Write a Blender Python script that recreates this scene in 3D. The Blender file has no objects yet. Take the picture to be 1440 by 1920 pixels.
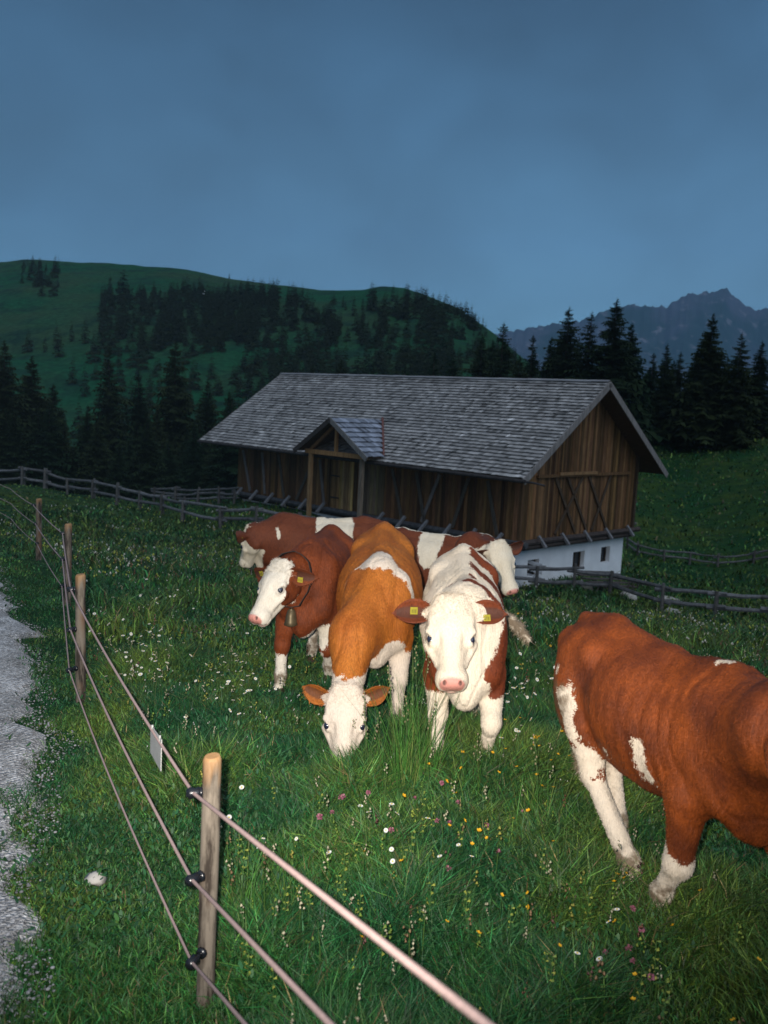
import bpy, bmesh, math, random
import numpy as np
from mathutils import Vector, Matrix
rad = math.radians
random.seed(7); RNG = np.random.default_rng(7)
SC = bpy.context.scene
COL = SC.collection
DO = {}

# ------------------------------------------------------------------ camera
CZ = 2.05
FPX, PITCH, ROLL = 1693.4, .123, .0509           # focal length for a 1440 px wide frame
cam_d = bpy.data.cameras.new('camera'); cam = bpy.data.objects.new('camera', cam_d); COL.objects.link(cam)
cam_d.sensor_fit = 'HORIZONTAL'; cam_d.sensor_width = 36; cam_d.lens = 36 * FPX / 1440
cam_d.clip_start = .05; cam_d.clip_end = 20000
_c, _s, _cr, _sr = math.cos(PITCH), math.sin(PITCH), math.cos(ROLL), math.sin(ROLL)
_r0, _u0, _f0 = Vector((1, 0, 0)), Vector((0, _s, _c)), Vector((0, _c, -_s))
_X = _r0 * _cr + _u0 * _sr; _Y = _u0 * _cr - _r0 * _sr; _Z = -_f0
M = Matrix.Identity(4)
for i in range(3):
    M[i][0], M[i][1], M[i][2] = _X[i], _Y[i], _Z[i]
M[2][3] = CZ
cam.matrix_world = M
SC.camera = cam
cam_d.dof.use_dof = True; cam_d.dof.focus_distance = 5.6; cam_d.dof.aperture_fstop = 4.5

# ------------------------------------------------------------------ world: overcast dusk sky
world = bpy.data.worlds.new('World'); SC.world = world; world.use_nodes = True
def L(nt, a, b): nt.links.new(a, b)
def build_world():
    nt = world.node_tree; N = nt.nodes; N.clear()
    out = N.new('ShaderNodeOutputWorld'); bg = N.new('ShaderNodeBackground')
    sky = N.new('ShaderNodeTexSky'); sky.sky_type = 'NISHITA'; sky.sun_disc = False
    sky.sun_elevation = rad(3); sky.sun_rotation = rad(200); sky.air_density = 2.0; sky.dust_density = 2.5
    tc = N.new('ShaderNodeTexCoord'); sep = N.new('ShaderNodeSeparateXYZ'); L(nt, tc.outputs['Generated'], sep.inputs[0])
    ramp = N.new('ShaderNodeValToRGB'); L(nt, sep.outputs['Z'], ramp.inputs[0])
    cr = ramp.color_ramp
    cr.elements[0].position = 0.0; cr.elements[0].color = (.120, .290, .430, 1)
    cr.elements[1].position = 1.0; cr.elements[1].color = (.42, .50, .60, 1)
    for p, c in ((.08, (.108, .270, .410, 1)), (.17, (.074, .198, .345, 1)), (.28, (.047, .132, .245, 1)), (.42, (.027, .080, .160, 1)), (.60, (.16, .22, .32, 1))):
        e = cr.elements.new(p); e.color = c
    mp = N.new('ShaderNodeMapping'); mp.inputs['Scale'].default_value = (1.2, 1.2, 1.6); mp.inputs['Rotation'].default_value = (rad(10), rad(-38), 0)
    L(nt, tc.outputs['Generated'], mp.inputs[0])
    nz = N.new('ShaderNodeTexNoise'); nz.inputs['Scale'].default_value = 1.6; nz.inputs['Detail'].default_value = 4; nz.inputs['Roughness'].default_value = .45
    nz.inputs['Distortion'].default_value = .6
    L(nt, mp.outputs[0], nz.inputs['Vector'])
    mr = N.new('ShaderNodeMapRange'); mr.inputs[1].default_value = .3; mr.inputs[2].default_value = .7; mr.inputs[3].default_value = .80; mr.inputs[4].default_value = 1.22
    L(nt, nz.outputs[0], mr.inputs[0])
    nz2 = N.new('ShaderNodeTexNoise'); nz2.inputs['Scale'].default_value = 4.5; nz2.inputs['Detail'].default_value = 6; nz2.inputs['Distortion'].default_value = .8
    L(nt, mp.outputs[0], nz2.inputs['Vector'])
    m2 = N.new('ShaderNodeMapRange'); m2.inputs[1].default_value = .3; m2.inputs[2].default_value = .7; m2.inputs[3].default_value = .90; m2.inputs[4].default_value = 1.10
    L(nt, nz2.outputs[0], m2.inputs[0]); mm = N.new('ShaderNodeMath'); mm.operation = 'MULTIPLY'; L(nt, mr.outputs[0], mm.inputs[0]); L(nt, m2.outputs[0], mm.inputs[1]); mr = mm
    mul = N.new('ShaderNodeMix'); mul.data_type = 'RGBA'; mul.blend_type = 'MULTIPLY'; mul.inputs[0].default_value = 1
    L(nt, ramp.outputs[0], mul.inputs[6]); L(nt, mr.outputs[0], mul.inputs[7])
    mx = N.new('ShaderNodeMix'); mx.data_type = 'RGBA'; mx.blend_type = 'ADD'; mx.inputs[0].default_value = .012
    L(nt, mul.outputs[2], mx.inputs[6]); L(nt, sky.outputs[0], mx.inputs[7])
    L(nt, mx.outputs[2], bg.inputs[0]); bg.inputs[1].default_value = 1.0
    L(nt, bg.outputs[0], out.inputs[0])
build_world()

# dusk light through the cloud (soft, weak) and the photographer's flash beside the lens
sun_d = bpy.data.lights.new('dusk_light', 'SUN'); sun_d.energy = .88; sun_d.angle = rad(60); sun_d.color = (.86, .92, 1.0)
sun = bpy.data.objects.new('dusk_light', sun_d); COL.objects.link(sun); sun.rotation_euler = (rad(46), 0, rad(24))
fl_d = bpy.data.lights.new('camera_flash', 'SPOT'); fl_d.energy = 1900; fl_d.spot_size = rad(92); fl_d.spot_blend = .95; fl_d.shadow_soft_size = .018
fl_d.color = (1.0, .93, .84)
fl = bpy.data.objects.new('camera_flash', fl_d); COL.objects.link(fl)
fl.matrix_world = M.copy()
fl.location = Vector((0, 0, CZ)) + _X * (-.07) + _Y * .05
fl.rotation_euler = (M.to_3x3() @ Matrix.Rotation(rad(9), 3, 'X') @ Matrix.Rotation(rad(2), 3, 'Y')).to_euler()

SC.view_settings.view_transform = 'Standard'; SC.view_settings.look = 'None'; SC.view_settings.exposure = 0; SC.view_settings.gamma = 1
SC.view_settings.use_curve_mapping = False
SC.cycles.max_bounces = 5; SC.cycles.diffuse_bounces = 2; SC.cycles.glossy_bounces = 2; SC.cycles.transparent_max_bounces = 4
SC.cycles.caustics_reflective = False; SC.cycles.caustics_refractive = False
SC.cycles.use_denoising = True

# ------------------------------------------------------------------ helpers
def at(px, py, d):
    """point seen at pixel (px,py) of the 1440x1920 frame, d metres along the view axis"""
    a = px - 720; b = py - 960
    u = a * _cr + b * _sr; v = -a * _sr + b * _cr
    x = u * d / FPX; up = -v * d / FPX
    return np.array([x, d * _c + up * _s, -d * _s + up * _c + CZ])

def tag(o, label=None, cat=None, group=None, kind=None):
    if label: o['label'] = label
    if cat: o['category'] = cat
    if group: o['group'] = group
    if kind: o['kind'] = kind
    return o
def empty(name, loc=(0, 0, 0), rz=0, **k):
    o = bpy.data.objects.new(name, None); COL.objects.link(o); o.location = loc; o.rotation_euler = (0, 0, rz); o.empty_display_size = .2
    return tag(o, **k)
def mesh_obj(name, verts, faces, mat, parent=None, cols=None, smooth=False, attrs=None, midx=None):
    me = bpy.data.meshes.new(name)
    verts = np.asarray(verts, dtype=np.float32).reshape(-1, 3)
    if isinstance(faces, np.ndarray):
        n, k = faces.shape
        me.vertices.add(len(verts)); me.vertices.foreach_set('co', verts.ravel())
        me.loops.add(n * k); me.loops.foreach_set('vertex_index', faces.astype(np.int32).ravel())
        me.polygons.add(n); me.polygons.foreach_set('loop_start', np.arange(0, n * k, k, dtype=np.int32))
        me.polygons.foreach_set('loop_total', np.full(n, k, dtype=np.int32))
        me.update(calc_edges=True)
    else:
        me.from_pydata([tuple(map(float, v)) for v in verts], [], [tuple(int(i) for i in f) for f in faces])
    if cols is not None:
        a = me.color_attributes.new('col', 'FLOAT_COLOR', 'POINT')
        c = np.ones((len(verts), 4), np.float32); c[:, :3] = cols; a.data.foreach_set('color', c.ravel())
    for nme, arr in (attrs or {}).items():
        a = me.attributes.new(nme, 'FLOAT', 'POINT'); a.data.foreach_set('value', np.asarray(arr, np.float32))
    if smooth: me.polygons.foreach_set('use_smooth', np.ones(len(me.polygons), bool))
    for m in (mat if isinstance(mat, (list, tuple)) else [mat]):
        me.materials.append(m)
    if midx is not None: me.polygons.foreach_set('material_index', np.asarray(midx, np.int32))
    me.update()
    o = bpy.data.objects.new(name, me); COL.objects.link(o)
    if parent: o.parent = parent
    return o
class MB:
    def __init__(s): s.v = []; s.f = []; s.c = []; s.m = []
    def add(s, vs, fs, c=(1, 1, 1), m=0):
        b = len(s.v); s.v += [tuple(v) for v in vs]; s.f += [tuple(b + i for i in f) for f in fs]; s.c += [c] * len(vs); s.m += [m] * len(fs)
    def box(s, o, ax, ay, az, c=(1, 1, 1), m=0):
        """box from corner o with edge vectors"""
        o, ax, ay, az = map(np.asarray, (o, ax, ay, az))
        v = [o, o + ax, o + ax + ay, o + ay]; v += [p + az for p in v]
        s.add(v, [(3, 2, 1, 0), (4, 5, 6, 7), (0, 1, 5, 4), (1, 2, 6, 5), (2, 3, 7, 6), (3, 0, 4, 7)], c, m)
    def tube(s, pts, rs, n=8, c=(1, 1, 1), cap=True, m=0, jit=0):
        pts = [np.asarray(p, float) for p in pts]
        if np.isscalar(rs): rs = [rs] * len(pts)
        rings = []; ref = None
        for i, p in enumerate(pts):
            t = pts[min(i + 1, len(pts) - 1)] - pts[max(i - 1, 0)]; t = t / (np.linalg.norm(t) + 1e-9)
            if ref is None: ref = np.array([0, 0, 1.]) if abs(t[2]) < .9 else np.array([1., 0, 0])
            a = np.cross(t, ref); a /= np.linalg.norm(a); b = np.cross(t, a); ref = -b if False else ref
            for k in range(n):
                th = 2 * math.pi * k / n; r = rs[i] * (1 + (random.uniform(-jit, jit) if jit else 0))
                rings.append(p + (a * math.cos(th) + b * math.sin(th)) * r)
        fs = []
        for i in range(len(pts) - 1):
            for k in range(n):
                k2 = (k + 1) % n; fs.append((i * n + k, i * n + k2, (i + 1) * n + k2, (i + 1) * n + k))
        if cap: fs.append(tuple(range(n))[::-1]); fs.append(tuple((len(pts) - 1) * n + k for k in range(n)))
        s.add(rings, fs, c, m)
    def build(s, name, mat, parent=None, smooth=False):
        return mesh_obj(name, s.v, s.f, mat, parent, cols=np.array(s.c), smooth=smooth, midx=s.m)
def copy_tree(o, parent=None):
    c = o.copy(); COL.objects.link(c); c.parent = parent
    for ch in list(o.children): copy_tree(ch, c)
    return c

# value noise in numpy
_perm = np.random.default_rng(3).random((64, 64, 64)).astype(np.float32)
def vnoise(x, y, z=0.0):
    x, y, z = np.broadcast_arrays(np.asarray(x, float), np.asarray(y, float), np.asarray(z, float))
    xi, yi, zi = np.floor(x).astype(int), np.floor(y).astype(int), np.floor(z).astype(int)
    fx, fy, fz = x - xi, y - yi, z - zi
    fx, fy, fz = [t * t * (3 - 2 * t) for t in (fx, fy, fz)]
    r = 0
    for a in (0, 1):
        for b in (0, 1):
            for c in (0, 1):
                w = (fx if a else 1 - fx) * (fy if b else 1 - fy) * (fz if c else 1 - fz)
                r = r + w * _perm[(xi + a) & 63, (yi + b) & 63, (zi + c) & 63]
    return r * 2 - 1
def fbm(x, y, z=0.0, o=4):
    r = 0; a = 1; t = 0
    for i in range(o):
        r = r + a * vnoise(np.asarray(x) * 2 ** i + 11.3 * i, np.asarray(y) * 2 ** i + 5.1 * i, np.asarray(z) * 2 ** i); t += a; a *= .5
    return r / t

# ------------------------------------------------------------------ materials
def new_mat(name, rough=.8, spec=.3):
    m = bpy.data.materials.new(name); m.use_nodes = True
    b = m.node_tree.nodes['Principled BSDF']; b.inputs['Roughness'].default_value = rough; b.inputs['Specular IOR Level'].default_value = spec
    return m, m.node_tree, b
def n_noise(nt, scale, detail=4, vec=None, dim='3D', rough=.55):
    n = nt.nodes.new('ShaderNodeTexNoise'); n.inputs['Scale'].default_value = scale; n.inputs['Detail'].default_value = detail; n.inputs['Roughness'].default_value = rough
    if vec is not None: L(nt, vec, n.inputs['Vector'])
    return n.outputs[0]
def n_obj(nt, scale=None):
    t = nt.nodes.new('ShaderNodeTexCoord')
    if scale is None: return t.outputs['Object']
    mp = nt.nodes.new('ShaderNodeMapping'); mp.inputs['Scale'].default_value = scale; L(nt, t.outputs['Object'], mp.inputs[0]); return mp.outputs[0]
def n_mix(nt, f, a, b, mode='MIX'):
    m = nt.nodes.new('ShaderNodeMix'); m.data_type = 'RGBA'; m.blend_type = mode
    for i, v in ((0, f), (6, a), (7, b)):
        if hasattr(v, 'is_linked') or hasattr(v, 'node'): L(nt, v, m.inputs[i])
        elif isinstance(v, (int, float)) and i: m.inputs[i].default_value = (v, v, v, 1)
        elif i: m.inputs[i].default_value = (*v, 1)
        else: m.inputs[i].default_value = v
    return m.outputs[2]
def n_map(nt, v, a, b, c=0, d=1):
    m = nt.nodes.new('ShaderNodeMapRange'); L(nt, v, m.inputs[0])
    for i, x in zip((1, 2, 3, 4), (a, b, c, d)): m.inputs[i].default_value = x
    return m.outputs[0]
def n_math(nt, op, a, b):
    m = nt.nodes.new('ShaderNodeMath'); m.operation = op
    for i, v in enumerate((a, b)):
        if hasattr(v, 'node'): L(nt, v, m.inputs[i])
        else: m.inputs[i].default_value = v
    return m.outputs[0]
def n_attr(nt, name, col=True):
    a = nt.nodes.new('ShaderNodeAttribute'); a.attribute_name = name; return a.outputs['Color'] if col else a.outputs['Fac']
def n_bump(nt, bsdf, h, strength=.3, dist=.01):
    b = nt.nodes.new('ShaderNodeBump'); b.inputs['Strength'].default_value = strength; b.inputs['Distance'].default_value = dist
    L(nt, h, b.inputs['Height']); L(nt, b.outputs[0], bsdf.inputs['Normal'])
def mat_attr(name, rough=.85, spec=.2, nscale=3, namp=.5, stretch=None, bump=.0, bdist=.01):
    m, nt, b = new_mat(name, rough, spec)
    v = n_obj(nt, stretch)
    f = n_noise(nt, nscale, 5, v)
    k = n_map(nt, f, .25, .75, 1 - namp, 1 + namp)
    L(nt, n_mix(nt, 1.0, n_attr(nt, 'col'), k, 'MULTIPLY'), b.inputs['Base Color'])
    if bump: n_bump(nt, b, f, bump, bdist)
    return m
def mat_flat(name, c, rough=.7, spec=.3, nscale=8, namp=.25, bump=0, bdist=.005, metal=0):
    m, nt, b = new_mat(name, rough, spec)
    f = n_noise(nt, nscale, 5, n_obj(nt)); k = n_map(nt, f, .25, .75, 1 - namp, 1 + namp)
    L(nt, n_mix(nt, 1.0, c, k, 'MULTIPLY'), b.inputs['Base Color']); b.inputs['Metallic'].default_value = metal
    if bump: n_bump(nt, b, f, bump, bdist)
    return m

M_WOOD = mat_attr('weathered_wood', .85, .2, 2.2, .5, (9, 9, .8), .35, .01)
M_SHINGLE = mat_attr('wood_shingle', .9, .15, 1.1, .28, None)
M_RAIL = mat_attr('grey_rail_wood', .9, .15, 6, .45, None, .3, .01)
M_PLASTER = mat_flat('white_plaster', (.84, .86, .88), .9, .1, 1.5, .10, .2, .01)
M_DARK = mat_flat('dark_void', (.012, .012, .012), .8)
M_GLASS = mat_flat('window_glass', (.02, .025, .03), .12, .5)
M_STONE = mat_flat('pale_stone', (.42, .40, .37), .9, .15, 6, .35, .6, .03)
M_CONC = mat_flat('concrete_slab', (.36, .31, .29), .9, .15, 4, .3)
M_ROPE = mat_flat('pink_white_rope', (.40, .285, .265), .7, .15, 160, .3)
M_INS = mat_flat('black_plastic', (.008, .009, .012), .25, .6)
M_PLATE = mat_flat('white_plate', (.42, .42, .40), .45, .4, 20, .12)

# ------------------------------------------------------------------ terrain
TH, TX, TZ, LA, RW, HR, OA, OB, WW, CS, CB = .7861, 9.1158, -2.6784, 21.95, 5.494, 3.889, .99, 2.01, 4.323, -2.61, -4.858
bA = np.array([-math.cos(TH), math.sin(TH), 0]); bB = np.array([math.sin(TH), math.cos(TH), 0]); bC = np.array([0, 0, 1.])
bO = np.array([TX, 38, TZ + CZ])
def G(a, b, c): return bO + bA * a + bB * b + bC * c
ANC = [at(393, 1948, 2.96), at(150, 1330, 6.2), at(128, 1143, 9.5), at(75, 1051, 13.1), at(850, 1428, 5.06), at(728, 1395, 5.5), at(533, 1305, 6.2), at(1190, 1700, 3.85), at(1225, 1740, 3.7),
       at(43, 908, 51), at(129, 928, 50), at(220, 942, 47), at(343, 981, 43), at(415, 992, 41), at(1004, 1101, 36), at(1142, 1121, 35), at(1240, 1150, 33), at(1339, 1160, 32), at(1195, 1045, 60), at(1345, 1066, 58),
       at(1330, 806, 118), at(1200, 830, 118), at(1290, 940, 82)]
ANC += [G(LA - OB, -WW, CS - .45), G(OA, -WW, CB - .05), G(OA, WW, CB), G(LA - OB, WW, CS - .6), G(8, -WW - 2, CS - 1.0), G(4, WW + 3, CB)]
ANC += [np.array(p, float) for p in [(0, 0, .0), (0, -4, .02), (-4, -4, .1), (4, -4, -.1), (-3, 3, 0.02), (3, 1, -.05), (4, 6, -.2), (0, 8.0, -.25), (4, 12, -1.0), (-2, 14, -.75), (-8, 14, -.5), (-16, 30, -2.9), (8, 22, -3.1), (0, 22, -2.5), (-8, 6, .25), (-14, 10, .2), (12, 4, -.9), (0, -40, 1.), (-40, 0, 2), (40, 0, -6),
         (-30, 78, -9), (-60, 90, -11), (0, 95, -13), (-60, 220, -26), (30, 220, -26), (140, 200, -8), (60, 125, .8), (110, 125, 3), (25, 130, -2), (75, 60, -7), (60, 170, -6), (0, -300, 0), (-300, 0, 0), (300, 0, -10), (-300, 300, -30)]]
ANC = np.array(ANC)
def warp(x, y):
    r = np.sqrt(x * x + y * y) + 1e-6; k = np.log(1 + r / 4) / r
    return x * k, y * k
def _phi(r2): return .5 * r2 * np.log(r2 + 1e-12)
_wx, _wy = warp(ANC[:, 0], ANC[:, 1])
_n = len(ANC); _K = _phi((_wx[:, None] - _wx) ** 2 + (_wy[:, None] - _wy) ** 2) + np.eye(_n) * .012
_P = np.c_[np.ones(_n), _wx, _wy]
_S = np.linalg.solve(np.block([[_K, _P], [_P.T, np.zeros((3, 3))]]), np.r_[ANC[:, 2], 0, 0, 0])
def H(x, y):
    x = np.asarray(x, float); y = np.asarray(y, float); sh = x.shape; x = x.ravel(); y = y.ravel()
    wx, wy = warp(x, y); z = _S[_n] + _S[_n + 1] * wx + _S[_n + 2] * wy
    for i in range(_n): z = z + _S[i] * _phi((wx - _wx[i]) ** 2 + (wy - _wy[i]) ** 2)
    r = np.sqrt(x * x + y * y); t = np.clip((r - 230) / 200, 0, 1); z = z * (1 - t) + (-34) * t
    amp = np.clip(r / 20, .06, 1)
    z = z + vnoise(x * .35, y * .35) * .12 * amp + vnoise(x * 1.3, y * 1.3) * .03
    return z.reshape(sh)
def h1(x, y): return float(H(np.array([x]), np.array([y]))[0])

# road edge (right-hand side of the gravel track), x as a function of y
def road_edge(y):
    return np.interp(y, [-6, 0, 2.9, 4.3, 6.5, 9.4, 13, 20, 40], [-.58, -.70, -1.12, -1.64, -2.52, -3.8, -6.2, -11.5, -27])

def polar_grid(rs, th):
    R, T = np.meshgrid(rs, th, indexing='ij'); return R * np.sin(T), R * np.cos(T)
def grid_faces(n, m, wrap=False):
    i = np.arange(n - 1)[:, None]; j = np.arange(m if wrap else m - 1)[None, :]; j2 = (j + 1) % m
    return np.stack([i * m + j, i * m + j2, (i + 1) * m + j2, (i + 1) * m + j], -1).reshape(-1, 4)[:, ::-1]
rs = np.concatenate([[.05], np.geomspace(.6, 240, 210), np.geomspace(260, 3900, 20)])
th = np.concatenate([np.linspace(-48, 48, 150), np.linspace(54, 306, 42)]) * math.pi / 180
gx, gy = polar_grid(rs, th); gz = H(gx, gy)
def mat_ground():
    m, nt, b = new_mat('meadow_ground', .95, .08)
    t = nt.nodes.new('ShaderNodeTexCoord').outputs['Object']
    n1 = n_noise(nt, .09, 4, t); n2 = n_noise(nt, .9, 5, t); n3 = n_noise(nt, 9, 5, t)
    c = n_mix(nt, n_map(nt, n1, .4, .6), (.012, .060, .016), (.055, .085, .014))
    c = n_mix(nt, n_map(nt, n2, .35, .7), c, (.007, .036, .014))
    c = n_mix(nt, 1.0, c, n_map(nt, n3, .3, .7, .55, 1.35), 'MULTIPLY')
    L(nt, c, b.inputs['Base Color']); n_bump(nt, b, n3, .6, .08)
    return m
M_GROUND = mat_ground()
tag(mesh_obj('meadow', np.stack([gx, gy, gz], -1), grid_faces(len(rs), len(th), True), M_GROUND, smooth=True), kind='structure')

# gravel track
def mat_gravel():
    m, nt, b = new_mat('gravel', .95, .15)
    t = nt.nodes.new('ShaderNodeTexCoord').outputs['Object']
    v = nt.nodes.new('ShaderNodeTexVoronoi'); v.inputs['Scale'].default_value = 55; L(nt, t, v.inputs['Vector'])
    n2 = n_noise(nt, 3.5, 6, t, rough=.7); n3 = n_noise(nt, 60, 4, t)
    c = n_mix(nt, n_map(nt, n2, .35, .65), (.34, .33, .32), (.70, .69, .69))
    c = n_mix(nt, 1.0, c, n_map(nt, v.outputs['Color'], .2, .8, .5, 1.25), 'MULTIPLY')
    c = n_mix(nt, n_map(nt, n3, .48, .66, 0, .6), c, (.15, .14, .13))
    L(nt, c, b.inputs['Base Color']); n_bump(nt, b, v.outputs['Distance'], .8, .02)
    return m
M_GRAVEL = mat_gravel()
ys = np.geomspace(1, 46, 260) - 7
us = np.linspace(0, 1, 24)
rx = []; ry = []
for y in ys:
    e = road_edge(y) + .13 * vnoise(y * 2.1, 3.3) + .08 * vnoise(y * 6, 1.3) + .07 * vnoise(y * 17, 9) + .05 * vnoise(y * 41, 2)
    rx.append(e - 2.9 * us[::-1]); ry.append(np.full(24, y))
rx = np.array(rx); ry = np.array(ry)
rz = H(rx, ry) + .035 - .05 * (us[None, :] > .97) - .05 * (us[None, :] < .03)
tag(mesh_obj('gravel_road', np.stack([rx, ry, rz], -1), grid_faces(len(ys), 24)[:, ::-1], M_GRAVEL, smooth=True), kind='structure')

def ico(sub=1):
    bm = bmesh.new(); bmesh.ops.create_icosphere(bm, subdivisions=sub, radius=1); v = np.array([tuple(x.co) for x in bm.verts]); f = np.array([[q.index for q in p.verts] for p in bm.faces]); bm.free(); return v, f
IV, IF = ico(1); IV2, IF2 = ico(2)
def scatter_mesh(name, base_v, base_f, pos, scl, rotz, cols, mat, kind='stuff', smooth=False):
    n = len(pos); c, s = np.cos(rotz)[:, None], np.sin(rotz)[:, None]
    v = base_v[None] * scl[:, None, :]
    vx = v[..., 0] * c - v[..., 1] * s; vy = v[..., 0] * s + v[..., 1] * c
    V = np.stack([vx, vy, v[..., 2]], -1) + pos[:, None]
    F = base_f[None] + (np.arange(n) * len(base_v))[:, None, None]
    C = np.repeat(cols, len(base_v), 0)
    o = mesh_obj(name, V.reshape(-1, 3), F.reshape(-1, base_f.shape[1]), mat, cols=C, smooth=smooth)
    if kind: o['kind'] = kind
    return o
n = 14000
py = (np.geomspace(1, 13, n)) + 1.0; py = RNG.permutation(py)
off = -np.abs(RNG.normal(0, .45, n)) + .14 * RNG.random(n) + .25 * vnoise(py * 2.1, 3.3)
px = road_edge(py) + off
sz = (.003 + .008 * RNG.random(n) ** 3)
g = .12 + .24 * RNG.random(n)
pos = np.stack([px, py, H(px, py) + np.where(off < .1, .034, .012)], -1)
M_PEB = mat_attr('pebble', .9, .2, 30, .3)
o = scatter_mesh('gravel', IV, IF, pos, np.stack([sz, sz * .8, sz * .55], -1), RNG.random(n) * 6.3, np.stack([g, g, g * 1.04], -1), M_PEB)
tag(o, 'loose grey gravel along the edge of the track', 'gravel')

# ------------------------------------------------------------------ hillside behind (real slope some hundred metres away)
def dir_px(px): # horizontal direction x/y for a column near the horizon
    p = at(px, 745, 1.0); return p[0] / p[1]
RIDGE = [(-700, 470), (-300, 482), (0, 491), (45, 488), (100, 489), (250, 497), (350, 505), (430, 522), (520, 535), (600, 543), (680, 543), (715, 536), (760, 540), (800, 553), (860, 578), (900, 605), (925, 625), (970, 662), (1020, 700), (1100, 735), (1300, 770)]
RD = [(-700, 760), (0, 760), (350, 720), (600, 640), (760, 600), (925, 520), (1100, 470), (1300, 460)]
rpx = np.linspace(-700, 1300, 260)
rpy = np.interp(rpx, [a for a, b in RIDGE], [b for a, b in RIDGE])
rdd = np.interp(rpx, [a for a, b in RD], [b for a, b in RD])
top = np.array([at(a, b, d) for a, b, d in zip(rpx, rpy, rdd)])
NT = 150
tt = np.linspace(0, 1.25, NT)
hx = []; hy = []; hz = []
for k, t in enumerate(tt):
    fr = .30 + .70 * t                     # fraction of the distance to the ridge
    X = top[:, 0] * fr; Y = top[:, 1] * fr
    zb = -36.0; zt = top[:, 2]
    if t <= 1:
        s = t ** 1.15 * .72 + .28 * (t * t * (3 - 2 * t))
        Z = zb + (zt - zb) * s
    else: Z = zt - (t - 1) * 160
    w = np.sin(min(t, 1) * math.pi)
    Z = Z + 9 * w * fbm(X / 120, Y / 120, 2.2) + 1.2 * fbm(X / 22, Y / 22, 1.2) * min(1, t * 3)
    hx.append(X); hy.append(Y); hz.append(Z)
hx, hy, hz = map(np.array, (hx, hy, hz))
def mat_hill():
    m, nt, b = new_mat('hill_pasture', .95, .05)
    t = nt.nodes.new('ShaderNodeTexCoord').outputs['Object']
    n1 = n_noise(nt, .012, 5, t); n2 = n_noise(nt, .06, 6, t); n3 = n_noise(nt, .35, 4, t)
    c = n_mix(nt, n_map(nt, n1, .42, .6), (.008, .072, .030), (.026, .066, .028))
    c = n_mix(nt, n_map(nt, n2, .5, .68), c, (.008, .035, .022))
    c = n_mix(nt, 1.0, c, n_map(nt, n3, .3, .7, .6, 1.3), 'MULTIPLY')
    L(nt, c, b.inputs['Base Color']); return m
tag(mesh_obj('hillside', np.stack([hx, hy, hz], -1), grid_faces(NT, 260), mat_hill(), smooth=True), kind='structure')
def hill_pt(i, j):
    """point on the hill at column px i, parameter t"""
    a = np.interp(i, rpx, np.arange(260)); b = j / 1.25 * (NT - 1)
    a0, b0 = int(a), int(b); a0 = min(a0, 258); b0 = min(b0, NT - 2); fa, fb = a - a0, b - b0
    f = lambda q: (q[b0, a0] * (1 - fa) + q[b0, a0 + 1] * fa) * (1 - fb) + (q[b0 + 1, a0] * (1 - fa) + q[b0 + 1, a0 + 1] * fa) * fb
    return np.array([f(hx), f(hy), f(hz)])
def pix(P):
    P = np.atleast_2d(P); x, y, z = P[:, 0], P[:, 1], P[:, 2] - CZ
    d = y * _c - z * _s; up = y * _s + z * _c; u = FPX * x / d; v = -FPX * up / d
    return 720 + u * _cr - v * _sr, 960 + u * _sr + v * _cr, d

# rocky mountains on the far right
MR = [(700, 640), (850, 640), (940, 625), (962, 617), (985, 616), (1010, 608), (1035, 607), (1060, 606), (1090, 600), (1120, 588), (1150, 574), (1172, 570), (1200, 571), (1230, 573), (1250, 573), (1262, 565), (1278, 556), (1292, 548), (1300, 550), (1318, 546), (1345, 543), (1362, 538), (1370, 548), (1380, 556), (1398, 568), (1420, 578), (1460, 572), (1520, 560), (1600, 590), (1750, 600)]
mpx = np.linspace(700, 1750, 380); mpy = np.interp(mpx, [a for a, b in MR], [b for a, b in MR]) + 5 * fbm(mpx / 9, 0 * mpx, 3.0) + 2.0 * vnoise(mpx / 3.1, 0 * mpx)
MD = 6000.
mtop = np.array([at(a, b, MD) for a, b in zip(mpx, mpy)])
vs = []
for k, t in enumerate(np.linspace(0, 1.3, 90)):
    fr = .72 + .28 * t; X = mtop[:, 0] * fr; Y = mtop[:, 1] * fr
    s = (t ** 1.7) if t <= 1 else 1 - (t - 1) * 1.2
    Z = -40 + (mtop[:, 2] + 40) * s
    w = math.sin(min(t, 1) * math.pi) ** .7
    Z = Z + w * (120 * fbm(X / 320, Y / 520, 1.0) + 70 * np.abs(fbm(X / 110, Y / 180, 4.0)) - 20)
    vs.append(np.stack([X, Y, Z], -1))
def mat_mount():
    m, nt, b = new_mat('mountain_rock', .95, .05)
    t = nt.nodes.new('ShaderNodeTexCoord').outputs['Object']
    n1 = n_noise(nt, .003, 6, t); n2 = n_noise(nt, .014, 6, t)
    c = n_mix(nt, n_map(nt, n1, .45, .6), (.02, .045, .04), (.06, .07, .09))
    c = n_mix(nt, n_map(nt, n2, .58, .68), c, (.15, .15, .17))
    L(nt, c, b.inputs['Base Color']); return m
tag(mesh_obj('rocky_mountains', np.array(vs), grid_faces(90, 380), mat_mount(), smooth=False), kind='structure')

# ------------------------------------------------------------------ haze in the valley air
# (box is built at the end of the structure: see below)

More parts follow.
